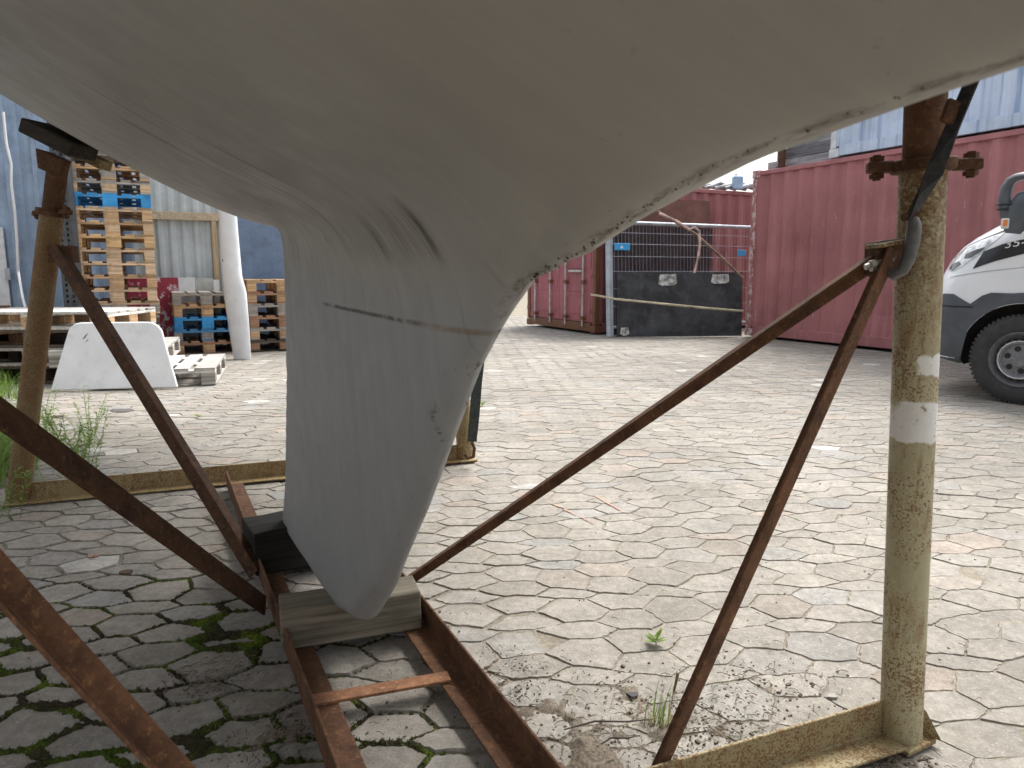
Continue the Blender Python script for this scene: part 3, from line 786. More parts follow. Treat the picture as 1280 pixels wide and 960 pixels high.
def container(loc, rz, L, W, Hh, z0, mat, matf, label, doors=False, dents=.05, cat='shipping container', group=None, door_mat=None):
    root = thing('shipping_container', (loc[0], loc[1], z0), label, cat, group, rz)
    X, Y, Z = Vector((1,0,0)), Vector((0,1,0)), Vector((0,0,1)); P = lambda x, y, z: Vector((x, y, z))
    for o, ux, uy, LL, nm in ((P(.09,.028,0), X, Y, L-.18, 'side_panel'), (P(.09,W-.028,0), X, -Y, L-.18, 'side_panel'), (P(L-.028,.09,0), Y, -X, W-.18, 'end_panel')):
        m = MB(); corr_sheet(m, o, ux, uy, LL, .15, Hh-.075, dents=dents); m.build(nm, mat, root, local=True)
    if not doors:
        m = MB(); corr_sheet(m, P(.028,.09,0), Y, X, W-.18, .15, Hh-.075, dents=dents); m.build('end_panel', mat, root, local=True)
    for x in (0, L):
        for y in (0, W):
            sx = 1 if x == 0 else -1; sy = 1 if y == 0 else -1
            m = MB(); m.prism([P(x+sx*.012, y+sy*.012, .125), P(x+sx*.012, y+sy*.10, .125), P(x+sx*.06, y+sy*.10, .125), P(x+sx*.06, y+sy*.05, .125), P(x+sx*.10, y+sy*.05, .125), P(x+sx*.10, y+sy*.012, .125)], (0,0,Hh-.25))
            m.build('corner_post', matf, root, local=True, bevel=.004)
            for z in (0, Hh-.118):
                m = MB(); m.box((min(x, x+sx*.16), min(y, y+sy*.15), z), (max(x, x+sx*.16), max(y, y+sy*.15), z+.118))
                c = m.build('corner_casting', matf, root, local=True, bevel=.008)
    for y, s in ((.008, 1), (W-.008, -1)):
        m = MB(); m.box((.162, min(y, y+s*.06), .018), (L-.162, max(y, y+s*.06), .16)); m.build('bottom_rail', mat, root, local=True, bevel=.004)
        m = MB(); m.box((.162, min(y, y+s*.06), Hh-.082), (L-.162, max(y, y+s*.06), Hh-.018)); m.build('top_rail', mat, root, local=True, bevel=.004)
    for x, s in ((.008, 1), (L-.008, -1)):
        m = MB(); m.box((min(x, x+s*.06), .152, .018), (max(x, x+s*.06), W-.152, .16)); m.build('bottom_rail', matf, root, local=True, bevel=.004)
        m = MB(); m.box((min(x, x+s*.06), .152, Hh-.10), (max(x, x+s*.06), W-.152, Hh-.018)); m.build('top_rail', matf, root, local=True, bevel=.004)
    m = MB(); m.box((.07, .07, Hh-.05), (L-.07, W-.07, Hh-.03)); m.build('roof', mat, root, local=True)
    m = MB(); m.box((.075, .075, .12), (L-.075, W-.075, .148)); m.build('floor', matf, root, local=True)
    if doors:
        rodm = m_plain('galvanised_rod', (.50,.47,.43), .6, .2, 12, dirt=(.20,.11,.06), dirt_amt=.5)
        for k, (y0, y1) in enumerate(((.105, W/2-.006), (W/2+.006, W-.105))):
            m = MB(); m.box((.030, y0, .17), (.052, y1, Hh-.11))
            for q in range(5):
                za = .3+q*(Hh-.55)/5; m.box((.022, y0+.07, za), (.0295, y1-.07, za+(Hh-.55)/5-.10))
            d = m.build('door', door_mat or mat, root, local=True, bevel=.003)
            for yr in (y0+(y1-y0)*.24, y0+(y1-y0)*.76):
                m = MB(); m.tube([P(-.012, yr, .10), P(-.012, yr, Hh-.05)], .017, 10)
                r_ = m.build('lock_rod', rodm, d, local=True, smooth=True)
                for zz in (.24, .85, 1.55, Hh-.3):
                    m = MB(); m.box((-.034, yr-.05, zz-.03), (.021, yr+.05, zz+.03)); m.build('rod_bracket', matf, r_, local=True, bevel=.003)
            m = MB(); m.box((-.048, y0+(y1-y0)*.24, 1.02), (-.030, y0+(y1-y0)*.24+.42, 1.055)); m.build('handle', rodm, d, local=True, bevel=.003)
            for zz in (.35, .95, 1.6, Hh-.35):
                ye = y0-.03 if k == 0 else y1+.03
                m = MB(); m.box((.004, ye-.06, zz-.035), (.021, ye+.06, zz+.035)); m.build('hinge', matf, d, local=True, bevel=.002)
    return root
RED = mat_container('faded_red_paint', (.35,.140,.142), (.55,.42,.42)); REDF = mat_container('chipped_red_paint', (.34,.14,.138), (.60,.50,.48), .65, chip=1)
RED2 = mat_container('brownish_red_paint', (.30,.12,.122), (.50,.40,.38)); RED2F = m_rust('rusty_red_frame', (.21,.06,.055), .8, .9, .5)
BLUEC = mat_container('pale_blue_paint', (.50,.58,.72), (.74,.78,.84), .06, streak=(.20,.29,.46))
rzc = math.atan2(-.893, .450)
c1 = container((3.806, 11.79), rzc, 6.06, 2.44, 2.60, .03, RED, REDF, 'faded red corrugated shipping container behind the white van, with the pale blue one on top', dents=.07)
c3o = Vector((3.806, 11.79, 0))+Vector((.45,-.893,0))*1.42+Vector((.893,.45,0))*.02
container((c3o.x, c3o.y), rzc, 6.06, 2.44, 2.59, 2.632, BLUEC, m_plain('white_frame_paint', (.62,.64,.66), .5, .15), 'pale blue streaked shipping container stacked on top of the red container', dents=.03)
container((1.386, 12.09), math.atan2(.45,.893), 6.06, 2.44, 2.49, .03, RED2, RED2F, 'dull red shipping container with locking-bar doors, standing behind the wire fence panel', doors=True, door_mat=mat_container('pinkish_red_door_paint', (.31,.085,.09), (.55,.45,.42), .4))
# sleepers the containers stand on are hidden; timber and bits lying on the container roofs
GREYW = m_wood('silver_grey_timber', (.30,.30,.305), axis=0, var=.3, amt=.4)
rt = lambda t, w, z: Vector((3.806, 11.79, z))+Vector((.45,-.893,0))*t+Vector((.893,.45,0))*w
for i, (t0, t1, w0, z0, h) in enumerate(((.10,1.34,.22,2.632,.13), (.28,1.34,.22,2.764,.16), (.45,1.34,.24,2.926,.15))):
    for k in range(1):
        o = thing('timber_baulk', rt(t0, w0, z0), ('grey timber baulk at the bottom of the pile on the red container roof', 'dark grey weathered baulk in the middle of the pile on the red container roof', 'pale grey baulk on top of the pile on the red container roof')[i], 'timber', 'timber baulks piled on the container roof', rz=rzc)
        m = MB(); m.box((0,0,0), (t1-t0, .30, h)); m.build('baulk', (GREYW, m_wood('dark_grey_timber', (.15,.15,.16), axis=0), GREYW)[i], o, local=True, bevel=.008)
        m = MB(); m.box((.02,.302,0), (t1-t0-.05, .58, h-.01)); m.build('baulk', GREYW, o, local=True, bevel=.008)
o = thing('roof_stake', rt(.50, .10, 2.632), 'short rusty stake standing on the red container roof beside the timber pile', 'stake', rz=rzc)
m = MB(); m.box((-.05,-.03,0), (.05,.03,.34)); m.build('stake', RUSTD, o, local=True, bevel=.006)
m = MB(); m.box((-.07,-.05,0), (.07,.05,.012)); m.build('foot', RUSTD, o, local=True)
tp = PY(905, 236, 13.25)
tarp = MB()
for k in range(5):
    a = PY(868+k*13, 234, 13.4); 
    tarp.tube([Vector((a.x, a.y, 2.545)), Vector((a.x+.3, a.y+.1, 2.60+.03*(k % 2))), Vector((a.x+.62, a.y+.2, 2.545))], [.03,.05,.03], 8)
tag(tarp.build('tarpaulin', m_plain('grey_tarpaulin', (.30,.31,.32), .6, .4, 8), smooth=True), 'crumpled grey tarpaulin roll on the roof of the rear red container', 'tarpaulin')
o = thing('plastic_canister', Vector((tp.x+.28, tp.y+.15, 2.52)), 'pale blue plastic canister on the roof of the rear red container', 'canister')
m = MB(); m.box((-.09,-.08,.0), (.09,.08,.24)); m.build('canister_body', m_plain('pale_blue_plastic', (.35,.52,.68), .45, .1), o, local=True, bevel=.03, seg=3)
m = MB(); m.tube([(-.03,0,.24), (-.03,0,.275)], .03, 10); m.build('cap', m_plain('white_plastic', (.7,.7,.7), .4), o, local=True)

# ------------------------------------------------------------------ things leaning in front of the rear container
su = Vector((.893,.45,0)); sn = Vector((.45,-.893,0))
base = G(757, 421)
# rusty sheet and ribbed dark sheet
sh = thing('steel_sheet', base+su*.05-sn*.02, 'rusty brown steel sheet leaning on the rear red container behind the fence panel', 'steel sheet')
a = base+su*.12+sn*.0; m = MB(); zt = 2.28
def slab(a, b, z0, z1, lean, th):
    nn = sn
    p = [a+Vector((0,0,z0)), b+Vector((0,0,z0)), b-nn*lean+Vector((0,0,z1)), a-nn*lean+Vector((0,0,z1))]
    return MB().prism(p, nn*-th)
slab(a-sn*.06, base+su*2.28-sn*.06, .02, zt, .14, .006).build('plate', m_plain('rusty_brown_plate', (.155,.065,.048), .7, .25, 2.5, dirt=(.07,.03,.025)), sh)
m = MB(); corr_sheet(m, a-sn*.05, su, -sn, 2.1, .02, 1.80, pitch=.10, dep=.025); o = m.build('ribbed_sheet', m_plain('dark_brown_ribbed_sheet', (.055,.036,.038), .7, .25, 3), sh)
# wire fence panel
GALV = m_plain('galvanised_tube', (.42,.47,.53), .45, .15, 5, metal=.25, dirt=(.25,.24,.22), dirt_amt=.3)
fp = thing('fence_panel', base, 'galvanised wire mesh fence panel leaning between the rear red container and the black sheet', 'fence panel')
FL, FH, fl = 3.1, 1.84, .10
fpt = lambda x, z: base+su*x-sn*(fl*z/FH-.10)+Vector((0,0,z))
m = MB(); m.tube([fpt(.05,.02), fpt(.05,FH)], .032, 12); m.build('upright', GALV, fp, smooth=True)
m = MB(); m.tube([fpt(-.035,.02)+sn*.05, fpt(-.035,FH+.02)+sn*.05], .042, 12); m.build('upright', GALV, fp, smooth=True)
m = MB(); m.tube([fpt(FL,.02), fpt(FL,FH)], .032, 12); m.build('upright', GALV, fp, smooth=True)
m = MB(); m.tube([fpt(.05,FH), fpt(FL,FH)], .030, 12); m.build('top_tube', GALV, fp, smooth=True)
m = MB(); m.tube([fpt(.05,.16), fpt(FL,.16)], .022, 12); m.build('bottom_tube', GALV, fp, smooth=True)
m = MB()
WIREM = m_plain('galvanised_wire', (.34,.37,.42), .5, .1, 5)
for i in range(1, 43): m.tube([fpt(.05+i*.0715,.16), fpt(.05+i*.0715,FH)], .0022, 4)
for z in (.5,.78,1.06,1.30,1.50,1.68):
    m.tube([fpt(.05,z)+sn*.005, fpt(FL,z)+sn*.005], .0045, 5)
m.build('wire_mesh', WIREM, fp)
tagp = m_plain('bright_blue_plastic', (.05,.36,.72), .4, .05)
m = MB(); a = fpt(.10,1.40)+sn*.04; m.prism([a, a+su*.30, a+su*.30+Vector((0,0,.11)), a+Vector((0,0,.11))], sn*-.01); tg = m.build('blue_tag', tagp, fp, bevel=.004)
m = MB(); a = fpt(.20,1.43)+sn*.0445; m.prism([a, a+su*.07, a+su*.035+Vector((0,0,.05))], sn*-.003); m.build('white_mark', m_plain('white_print', (.75,.78,.8), .5), tg)
m = MB(); a = fpt(2.72,1.33)+sn*.04; m.prism([a, a+su*.2, a+su*.2+Vector((0,0,.11)), a+Vector((0,0,.11))], sn*-.01); m.build('blue_tag', tagp, fp, bevel=.004)
# black sheet
bl, br = G(771, 422), G(927, 421)
bd = (br-bl).normalized(); bn = Vector((bd.y,-bd.x,0)); LB = (br-bl).length
bs = thing('black_sheet', bl, 'large matt black rubber sheet leaning against the wire fence panel', 'rubber sheet')
bp = lambda x, z, e=0: bl+bd*x-bn*(.10*z/1.03)+bn*e+Vector((0,0,z))
mb = m_plain('black_rubber', (.042,.045,.05), .75, .4, 3, dirt=(.12,.115,.105), dirt_amt=.45)
m = MB(); V = []; F = []
nx, nz = 12, 5
for k in (0, -.014):
    for i in range(nx+1):
        for j in range(nz+1): V.append(bp(LB*i/nx, .015+1.03*j/nz, k+.012*mn.noise((i*.4, j*.4, 2))))
q = (nx+1)*(nz+1)
for i in range(nx):
    for j in range(nz):
        a = i*(nz+1)+j; F += [(a, a+nz+1, a+nz+2, a+1), (q+a, q+a+1, q+a+nz+2, q+a+nz+1)]
ed = [i*(nz+1) for i in range(nx+1)]+[nx*(nz+1)+j for j in range(1, nz+1)]+[i*(nz+1)+nz for i in range(nx-1, -1, -1)]+[j for j in range(nz-1, 0, -1)]
for i in range(len(ed)): F.append((ed[i], ed[(i+1) % len(ed)], q+ed[(i+1) % len(ed)], q+ed[i]))
m.add(V, F); sheet = m.build('sheet', mb, bs, smooth=False)
lab = m_plain('torn_paper_label', (.52,.52,.50), .7, .5, 9, dirt=(.06,.06,.06), dirt_amt=.8)
for x0, x1, z0, z1 in ((.68,.98,.83,1.02), (1.55,1.85,.86,1.02), (.05,.20,.03,.17)):
    x1 = min(x1, LB-.02)
    m = MB(); pts = [bp(x0, z0+.03, .014), bp(x0+.06, z0, .014), bp(x1-.04, z0+.01, .014), bp(x1, z0+.04, .014), bp(x1-.01, z1, .014), bp(x0+.02, z1-.01, .014)]
    m.prism(pts, bn*-.004); m.build('paper_label', lab, sheet)
# cords
tag(MB().tube([PY(738,368,11.6), PY(770,374,11.52), PY(830,380,11.48), PY(880,385,11.5), PY(929,389,11.55)], .018, 8).build('wooden_batten', m_wood('pale_batten', (.42,.37,.27), axis=0, amt=.5), smooth=True), 'thin pale batten lying slantwise across the black sheet', 'batten')
tag(MB().tube([PY(822,264,11.7), PY(870,293,11.66), PY(900,320,11.66), PY(929,348,11.66)], .02, 8).build('bamboo_stick', m_plain('brown_stick', (.20,.13,.095), .8, .3, 9), smooth=True), 'thin brown stick slanting down over the wire fence panel', 'stick')
rp = [PY(824,267,11.62), PY(845,276,11.6), PY(862,287,11.58), PY(868,284,11.56), PY(874,289,11.56), PY(875,305,11.56), PY(873,320,11.57), PY(868,341,11.58)]
tag(MB().tube(rp, .019, 8).build('rope', m_plain('pinkish_white_rope', (.55,.38,.33), .8, .4, 7), smooth=True), 'pinkish white rope looped over the fence top and hanging down', 'rope')

# ================================================================== LEFT BACKGROUND
BLUEW = m_plain('blue_grey_cladding', (.33,.435,.575), .5, .15, 1.5, dirt=(.10,.13,.17), dirt_amt=.35)
BLUED = m_plain('slate_blue_paint', (.165,.235,.35), .5, .15, 2, dirt=(.07,.09,.12))
shed = thing('metal_shed', (-6, 11.0, 0), 'blue grey metal clad shed behind the pallet stacks', 'shed')
def rib_wall(a, b, z0, z1, pitch, dep, dirn):
    m = MB(); d = (b-a); L = d.length; d.normalize(); corr_sheet(m, a, d, dirn, L, z0, z1, pitch=pitch, dep=dep); return m
WD_ = Vector((.893,.45,0)).normalized(); WN_ = Vector((-.45,.893,0)).normalized()
WP = PY(288,340,10.75); WP.z = 0
W0 = WP-WD_*9; W1 = WP+WN_*.02; W2 = WP+WD_*3.2
rib_wall(W0, WP, .05, 4.6, .30, .05, WN_).build('wall', BLUEW, shed)
rib_wall(W1, W2, .05, 4.6, .62, .02, WN_).build('wall', BLUED, shed)
m = MB(); m.prism([W2+Vector((0,0,.05)), W2+WN_*5+Vector((0,0,.05)), W2+WN_*5+Vector((0,0,4.6)), W2+Vector((0,0,4.6))], WD_*-.05); m.build('wall', BLUEW, shed)
m = MB(); m.prism([W0-WN_*.2+Vector((0,0,4.62)), W2-WN_*.2+WD_*.2+Vector((0,0,4.62)), W2+WN_*5+WD_*.2+Vector((0,0,4.9)), W0+WN_*5+Vector((0,0,4.9))], (0,0,.12)); m.build('roof', m_plain('grey_roof', (.2,.21,.22), .6), shed)
def onwall(px_, py_=340, e=0.0):
    d = ray(px_, py_); o = WP-WN_*e; t = o.dot(WN_)/d.dot(WN_); return Vector((0,0,CAMH))+d*t
def wallbox(px0, px1, z0, z1, e0, e1):
    a = onwall(px0, 340, e0); b = onwall(px1, 340, e0); a.z = b.z = z0
    return MB().prism([a, b, b+WN_*(e0-e1), a+WN_*(e0-e1)], (0,0,z1-z0))
for px_ in (22, 56): wallbox(px_-3, px_+3, .05, 4.6, .05, .002).build('trim', m_plain('pale_blue_trim', (.27,.35,.46), .5), shed, bevel=.004)
dr = wallbox(-70, 9, .1, 1.62, .06, .003).build('door', m_plain('white_door', (.68,.70,.72), .5, .1), shed, bevel=.006)
wallbox(6, 12, .95, 1.10, .11, .062).build('hinge', m_plain('grey_hinge', (.4,.42,.45), .5), dr)
wallbox(-70, 8, .1, .62, .075, .062).build('kick_plate', m_wood('brown_kick_board', (.22,.13,.07)), dr)
cable = [PY(4,140,8.6), PY(8,180,8.6), PY(14,205,8.6), PY(14,230,8.6), PY(18,260,8.6), PY(21,300,8.6), PY(23,340,8.6), PY(28,370,8.4), PY(34,392,8.0)]
tag(MB().tube(cable, .014, 8).build('cable', m_plain('white_cable', (.75,.76,.77), .5, .05), smooth=True), 'white cable hanging loosely down in front of the blue shed', 'cable')
# grey corrugated fence with a timber frame
gf = thing('sheet_fence', Vector((-4.9, 10.2, 0)), 'pale grey corrugated sheet fence in a timber frame between the pallet stacks', 'fence')
a = onwall(170, 340, .30); b = onwall(284, 340, .30); a.z = b.z = 0
m = MB(); corr_sheet(m, a, WD_, WN_, (b-a).length, .05, 2.9, pitch=.155, dep=.03); m.build('sheet', m_plain('pale_grey_sheet', (0.504,0.552,0.564), .5, .12, 2), gf)
NEWW = m_wood('raw_pine', (.50,.385,.24), axis=2, amt=.15, var=.18)
NEWWX = m_wood('raw_pine_rail', (.52,.43,.30), axis=0, amt=.2, var=.2)
z = onwall(230, 270, .37).z
wallbox(170, 285, z-.055, z+.055, .37, .303).build('rail', NEWWX, gf, bevel=.004)
for px_ in (271, 190): wallbox(px_-3.2, px_+3.2, .05, z-.058, .37, .303).build('post', NEWW, gf, bevel=.004)
# boards standing in front of it
def board(px0, px1, py0, py1, e, mat, name, label, cat, th=.012, lean=.06):
    a = onwall(px0, py1, e); b = onwall(px1, py1, e); c = onwall((px0+px1)/2, py0, e); a.z = b.z = .03
    up = Vector((0,0,c.z-.03))
    o = MB().prism([a-WN_*lean, b-WN_*lean, b+up, a+up], WN_*th).build(name, mat, bevel=.002); return tag(o, label, cat)
def mat_red_sign():
    m, nt, b = newmat('red_sign_paint'); n = N(nt); v = n.coord()
    k = n.ramp(n.noise(v, 9, 5, .75), .56, .6)
    c = n.mix(k, (.30,.025,.05), (.62,.55,.56)); nt.links.new(c, b.inputs['Base Color']); b.inputs['Roughness'].default_value = .45; return m
board(140, 226, 347, 400, .50, mat_red_sign(), 'sign_board', 'red board with flaked white patches behind the tall pallet stack', 'sign board')
board(226.5, 247, 347, 400, .47, m_plain('white_sheet', (.70,.71,.72), .5, .06), 'panel', 'white panel beside the red board', 'panel')
board(247.5, 270, 348, 400, .44, m_plain('grey_sheet', (.42,.43,.40), .6, .2, 4), 'panel', 'grey panel between the white panel and the timber post', 'panel')
board(268, 275, 350, 372, .53, m_plain('white_strip', (.66,.67,.67), .5, .06), 'panel', 'narrow white strip standing by the timber post', 'panel')
# perforated rack upright
ru = thing('rack_upright', PY(86,340,7.7).xy.to_3d(), 'dark grey perforated steel rack upright beside the tall pallet stack', 'rack upright')
um = m_plain('dark_grey_steel', (.055,.06,.068), .5, .2, 10)
m = MB(); a = PY(76,340,7.7); b = PY(95,340,7.7); w = b.x-a.x
xs = [0, .22, .36, .64, .78, 1.0]; zz = 0.0; 
for i0, i1 in ((0,1),(2,3),(4,5)): m.box((a.x+w*xs[i0], 7.70, 0), (a.x+w*xs[i1], 7.706, 2.6))
while zz < 2.58:
    for i0, i1 in ((1,2),(3,4)): m.box((a.x+w*xs[i0]-.0005, 7.7005, zz), (a.x+w*xs[i1]+.0005, 7.7055, zz+.028))
    zz += .058
m.build('face', um, ru)
m = MB(); m.box((a.x, 7.707, 0), (a.x+.006, 7.80, 2.6)); m.box((b.x-.006, 7.707, 0), (b.x, 7.80, 2.6)); m.box((a.x+.01, 7.78, 0), (b.x-.01, 7.786, 2.6)); m.build('web', um, ru)

# walls and roof added out of view to shade the yard's left side
wh = thing('shade_walls', Vector((-4.4, -.5, 0)), 'added grey corrugated walls out of view, shading the left side of the yard', 'shade_walls')
GW = m_plain('shade_walls_grey', (.34,.34,.34), .6, .15, 1.2)
for a, b in ((Vector((-4.4,-7,0)), Vector((-4.4,3.0,0))), (Vector((4.5,-7,0)), Vector((-4.4,-7,0)))):
    d = (b-a).normalized(); rib_wall(a, b, .0, 5.2, .30, .05, Vector((-d.y, d.x, 0))).build('wall', GW, wh)
m = MB(); m.box((-10,-12,5.22), (-4.2,3.1,5.4)); m.box((-4.2,-12,5.22), (4.6,-6.8,5.4)); m.build('roof', m_plain('shade_walls_roof', (.2,.2,.2), .7), wh)
m = MB(); m.box((-9.9,2.9,0), (-4.45,2.98,5.2)); m.build('wall', GW, wh)
# ------------------------------------------------------------------ pallets
def pallet_wood(nm, c): return m_wood(nm, c, axis=0, var=.25, amt=.45)
WD = {'pale': pallet_wood('pale_pallet_wood', (0.572,0.416,0.273)), 'tan': pallet_wood('tan_pallet_wood', (0.486,0.317,0.182)), 'orange': pallet_wood('fresh_pallet_wood', (0.625,0.413,0.213)),
      'grey': pallet_wood('grey_pallet_wood', (0.325,0.299,0.267)), 'dark': pallet_wood('dark_pallet_wood', (.10,.075,.058)), 'brown': pallet_wood('brown_pallet_wood', (0.311,0.182,0.115)),
      'white': pallet_wood('bleached_pallet_wood', (0.540,0.520,0.486)), 'blue': m_plain('blue_pallet_paint', (0.036,0.288,0.624), .6, .2, 5, dirt=(.16,.17,.17), dirt_amt=.4), 'dullblue': m_plain('worn_blue_pallet_paint', (0.066,0.240,0.480), .65, .25, 5, dirt=(.25,.22,.19), dirt_amt=.6)}
def pallet_proto():
    """short end (three blocks) along x, long side along y; front end at y = 0"""
    root = thing('wooden_pallet', (0,0,0), 'pallet', 'pallet', 'wooden pallets')
    W_, L_ = .80, 1.2
    m = MB()
    for c, w in ((.0725,.145),(.235,.10),(.40,.145),(.565,.10),(.7275,.145)): m.box((c-w/2, 0, .122), (c+w/2, L_, .144))
    mats = {}
    m.build('deck_boards', WD['pale'], root, local=True, bevel=.002)
    m = MB()
    for y in (0, .5275, 1.055): m.box((0, y, .100), (W_, y+.145, .1215))
    m.build('cross_boards', WD['pale'], root, local=True, bevel=.002)
    m = MB()
    for c, w in ((.05,.10),(.40,.145),(.75,.10)): m.box((c-w/2, 0, 0), (c+w/2, L_, .021))
    m.build('base_boards', WD['pale'], root, local=True, bevel=.002)
    for x, w in ((.05,.10),(.40,.145),(.75,.10)):
        for y in (.0725, .60, 1.1275):
            m = MB(); m.box((x-w/2, y-.0725, .0215), (x+w/2, y+.0725, .0995)); m.build('block', WD['pale'], root, local=True, bevel=.002)
    for o in root.children:
        o.material_slots[0].link = 'OBJECT'; o.material_slots[0].material = WD['pale']
    return root
PAL = pallet_proto(); first = [True]
def pallet(loc, rz, sx, sy, sz, deck, blk, label, group):
    o = PAL if first[0] else copy_tree(PAL); first[0] = False
    o.location = loc; o.rotation_euler = (0, 0, rz); o.scale = (sx, sy, sz); o['label'] = label; o['group'] = group
    for c in o.children:
        k = blk if c.name.startswith('block') else deck
        if isinstance(k, (list, tuple)): k = random.choice(k)
        c.material_slots[0].link = 'OBJECT'; c.material_slots[0].material = WD[k]
    return o
RS = R(26.7)
ORD = ['top', 'second', 'third', 'fourth', 'fifth', 'sixth', 'seventh', 'eighth', 'ninth', 'tenth', 'eleventh', 'twelfth', 'thirteenth', 'fourteenth', 'fifteenth', 'sixteenth', 'seventeenth']
ADJ = {'pale': 'pale wooden', 'tan': 'tan wooden', 'orange': 'fresh orange wood', 'grey': 'grey weathered', 'dark': 'dark', 'brown': 'brown', 'white': 'bleached grey', 'blue': 'bright blue', 'dullblue': 'worn blue'}
def stack(x0, Y, rz, n, top, pitch, width, depth, cols, where, grp):
    sz = pitch/.1455
    for k in range(n):
        dk, bk_ = cols[k] if k < len(cols) else ('dark', 'grey')
        z = top-(k+1)*pitch
        j = random.uniform(-.012, .012); ra = rz+random.uniform(-.012, .012)
        pallet((x0+j, Y+random.uniform(-.012, .012), z), ra, width/.8, depth/1.2, sz, dk, bk_,
               '%s pallet, %s from the top of %s' % (ADJ[bk_ if dk not in ('blue', 'dullblue') else dk], ORD[k], where) if k else '%s pallet on top of %s' % (ADJ[bk_], where), grp)
YT = 7.85; xa = PY(92,340,YT).x; wT = .80
n_t = 17; pt_ = .1455
stack(xa, YT, RS, n_t, .005+n_t*pt_, pt_, wT, 1.25, [('tan','pale'),('grey','dark'),('tan','grey'),('grey','pale'),('blue','blue'),('pale','tan'),('tan','pale'),('orange','orange'),('pale','pale'),('pale','pale'),('tan','tan'),('pale','pale'),('pale','grey'),('grey','dark'),('dark','dark'),('dark','dark'),('dark','dark')], 'the tall pallet stack', 'pallets in the tall stack')
Y2 = 9.2; xb = PY(213,340,Y2).x; w2 = .79
stack(xb, Y2, RS, 5, .005+5*.158, .158, w2, 1.0, [('grey','grey'),('tan','tan'),('blue','blue'),('dullblue','grey'),('brown','tan')], 'the low stack behind the leaning white blade', 'pallets in the low stack by the blade')
Y3 = 9.5; xc = PY(309,340,Y3).x
stack(xc, Y3, RS, 6, .005+6*.158, .158, .90, 1.0, [('tan','orange'),('brown','tan'),('grey','grey'),('brown','brown'),('grey','tan'),('dark','brown')], 'the pallet stack next to the keel', 'pallets in the stack by the keel')
# nearer, low stack at the left with its long side to the camera
YN = 6.75; xn = PY(131,340,YN).x
stack(xn, YN, R(90)+.03, 4, .005+4*.17, .17, .95, 1.45, [('white','tan'),('dark','dark'),('grey','brown'),('dark','dark')], 'the near stack behind the white board', 'pallets in the near stack')
q = G(-14, 470)
pallet((-4.95, 6.62, .35), R(90)-.5, 1.1, 1.05, 1.15, 'tan', 'brown', 'tan pallet lying askew at the left end of the near stack', 'loose pallets')
pallet((-5.0, 6.7, .18), R(90)-.42, 1.1, 1.05, 1.15, 'dark', 'dark', 'dark pallet under the askew tan pallet at the left end', 'loose pallets')
# two bleached pallets lying stepped beside the white board
e0 = G(270, 481)
rz2 = math.atan2(1.3, -.40)-R(90)
w_ = 1.0
cA = Vector((math.cos(rz2), math.sin(rz2), 0))
p_ = e0-cA*w_; pallet((p_.x, p_.y, .004), rz2, w_/.8, 1.0, 1.12, 'white', 'grey', 'bleached grey pallet lying on the ground beside the white board', 'bleached pallets')
p_ = Vector((G(226,470).x, 6.95, 0))-cA*w_*1.02+Vector((.05,0,0)); pallet((p_.x, p_.y, .168), rz2+.03, w_/.8, 1.0, 1.12, 'white', 'grey', 'bleached grey pallet stepped on top of the ground one beside the white board', 'bleached pallets')

# ------------------------------------------------------------------ white board and white blade
WGEL = m_plain('white_gelcoat', (.72,.735,.75), .35, .05, 3, dirt=(.30,.29,.27), dirt_amt=.22)
wl, wr = G(63, 490), G(222, 486)
bd = (wr-wl); bd.z = 0; LW = bd.length; bd.normalize(); bnn = Vector((-bd.y, bd.x, 0))
htop = .615
out = [(0,0), (LW,0)]
def arc(cx, cz, r, a0, a1, n=7): return [(cx+r*math.cos(R(a0+(a1-a0)*i/n)), cz+r*math.sin(R(a0+(a1-a0)*i/n))) for i in range(n+1)]
out += arc(LW*.735, htop-.15, .15, 25, 90)+arc(LW*.22, htop-.12, .12, 90, 152)
m = MB(); tl = Vector((bnn.x*.30, bnn.y*.30, .95)).normalized()
m.prism([wl+bd*a+tl*b+Vector((0,0,.012)) for a, b in out], bnn*.035)
wb = thing('centreboard', wl, 'white trapezoid board with rounded top corners leaning against the near pallet stack', 'board')
m.build('board', WGEL, wb, bevel=.010, seg=3)
m = MB()
for a, b, w in ((.245,.46,.05),(.27,.43,.03),(.30,.33,.014)):
    c = wl+bd*a+tl*b+Vector((0,0,.012))-bnn*.0015; m.prism([c, c+bd*w*.5+tl*.01, c+bd*w+tl*w*1.2, c+bd*w*.5+tl*w*.8], bnn*.002)
m.build('scuff_mark', m_plain('grey_scuff', (.22,.22,.21), .8), wb)
bb = G(303, 449); bt = PY(286, 262, 9.0); 
blade = thing('rudder_blade', bb, 'tall white foil shaped rudder blade leaning upright between two low pallet stacks', 'rudder blade')
ax = (bt-bb); side = Vector((1,-.35,0)).normalized(); fr = Vector((.35,1,0)).normalized()
m = MB(); rings = []; NF = 16
prof = [(0,.115,.05,0),(.02,.125,.055,.0),(.25,.150,.06,-.01),(.44,.165,.065,-.02),(.56,.13,.075,-.035),(.8,.125,.075,-.03),(1,.12,.07,-.02),(1.15,.115,.065,-.02)]
V = []; F = []
for t, a, b, sh_ in prof:
    c = bb+ax*t+side*sh_
    for k in range(NF):
        th = 2*math.pi*k/NF; V.append(c+side*(a*math.copysign(abs(math.cos(th))**.9, math.cos(th)))+fr*(b*math.sin(th)))
for i in range(len(prof)-1):
    for k in range(NF): F.append((i*NF+k, i*NF+(k+1) % NF, (i+1)*NF+(k+1) % NF, (i+1)*NF+k))
F += [tuple(range(NF))[::-1], tuple(range(len(V)-NF, len(V)))]
m.add(V, F); m.build('blade', WGEL, blade, smooth=True)
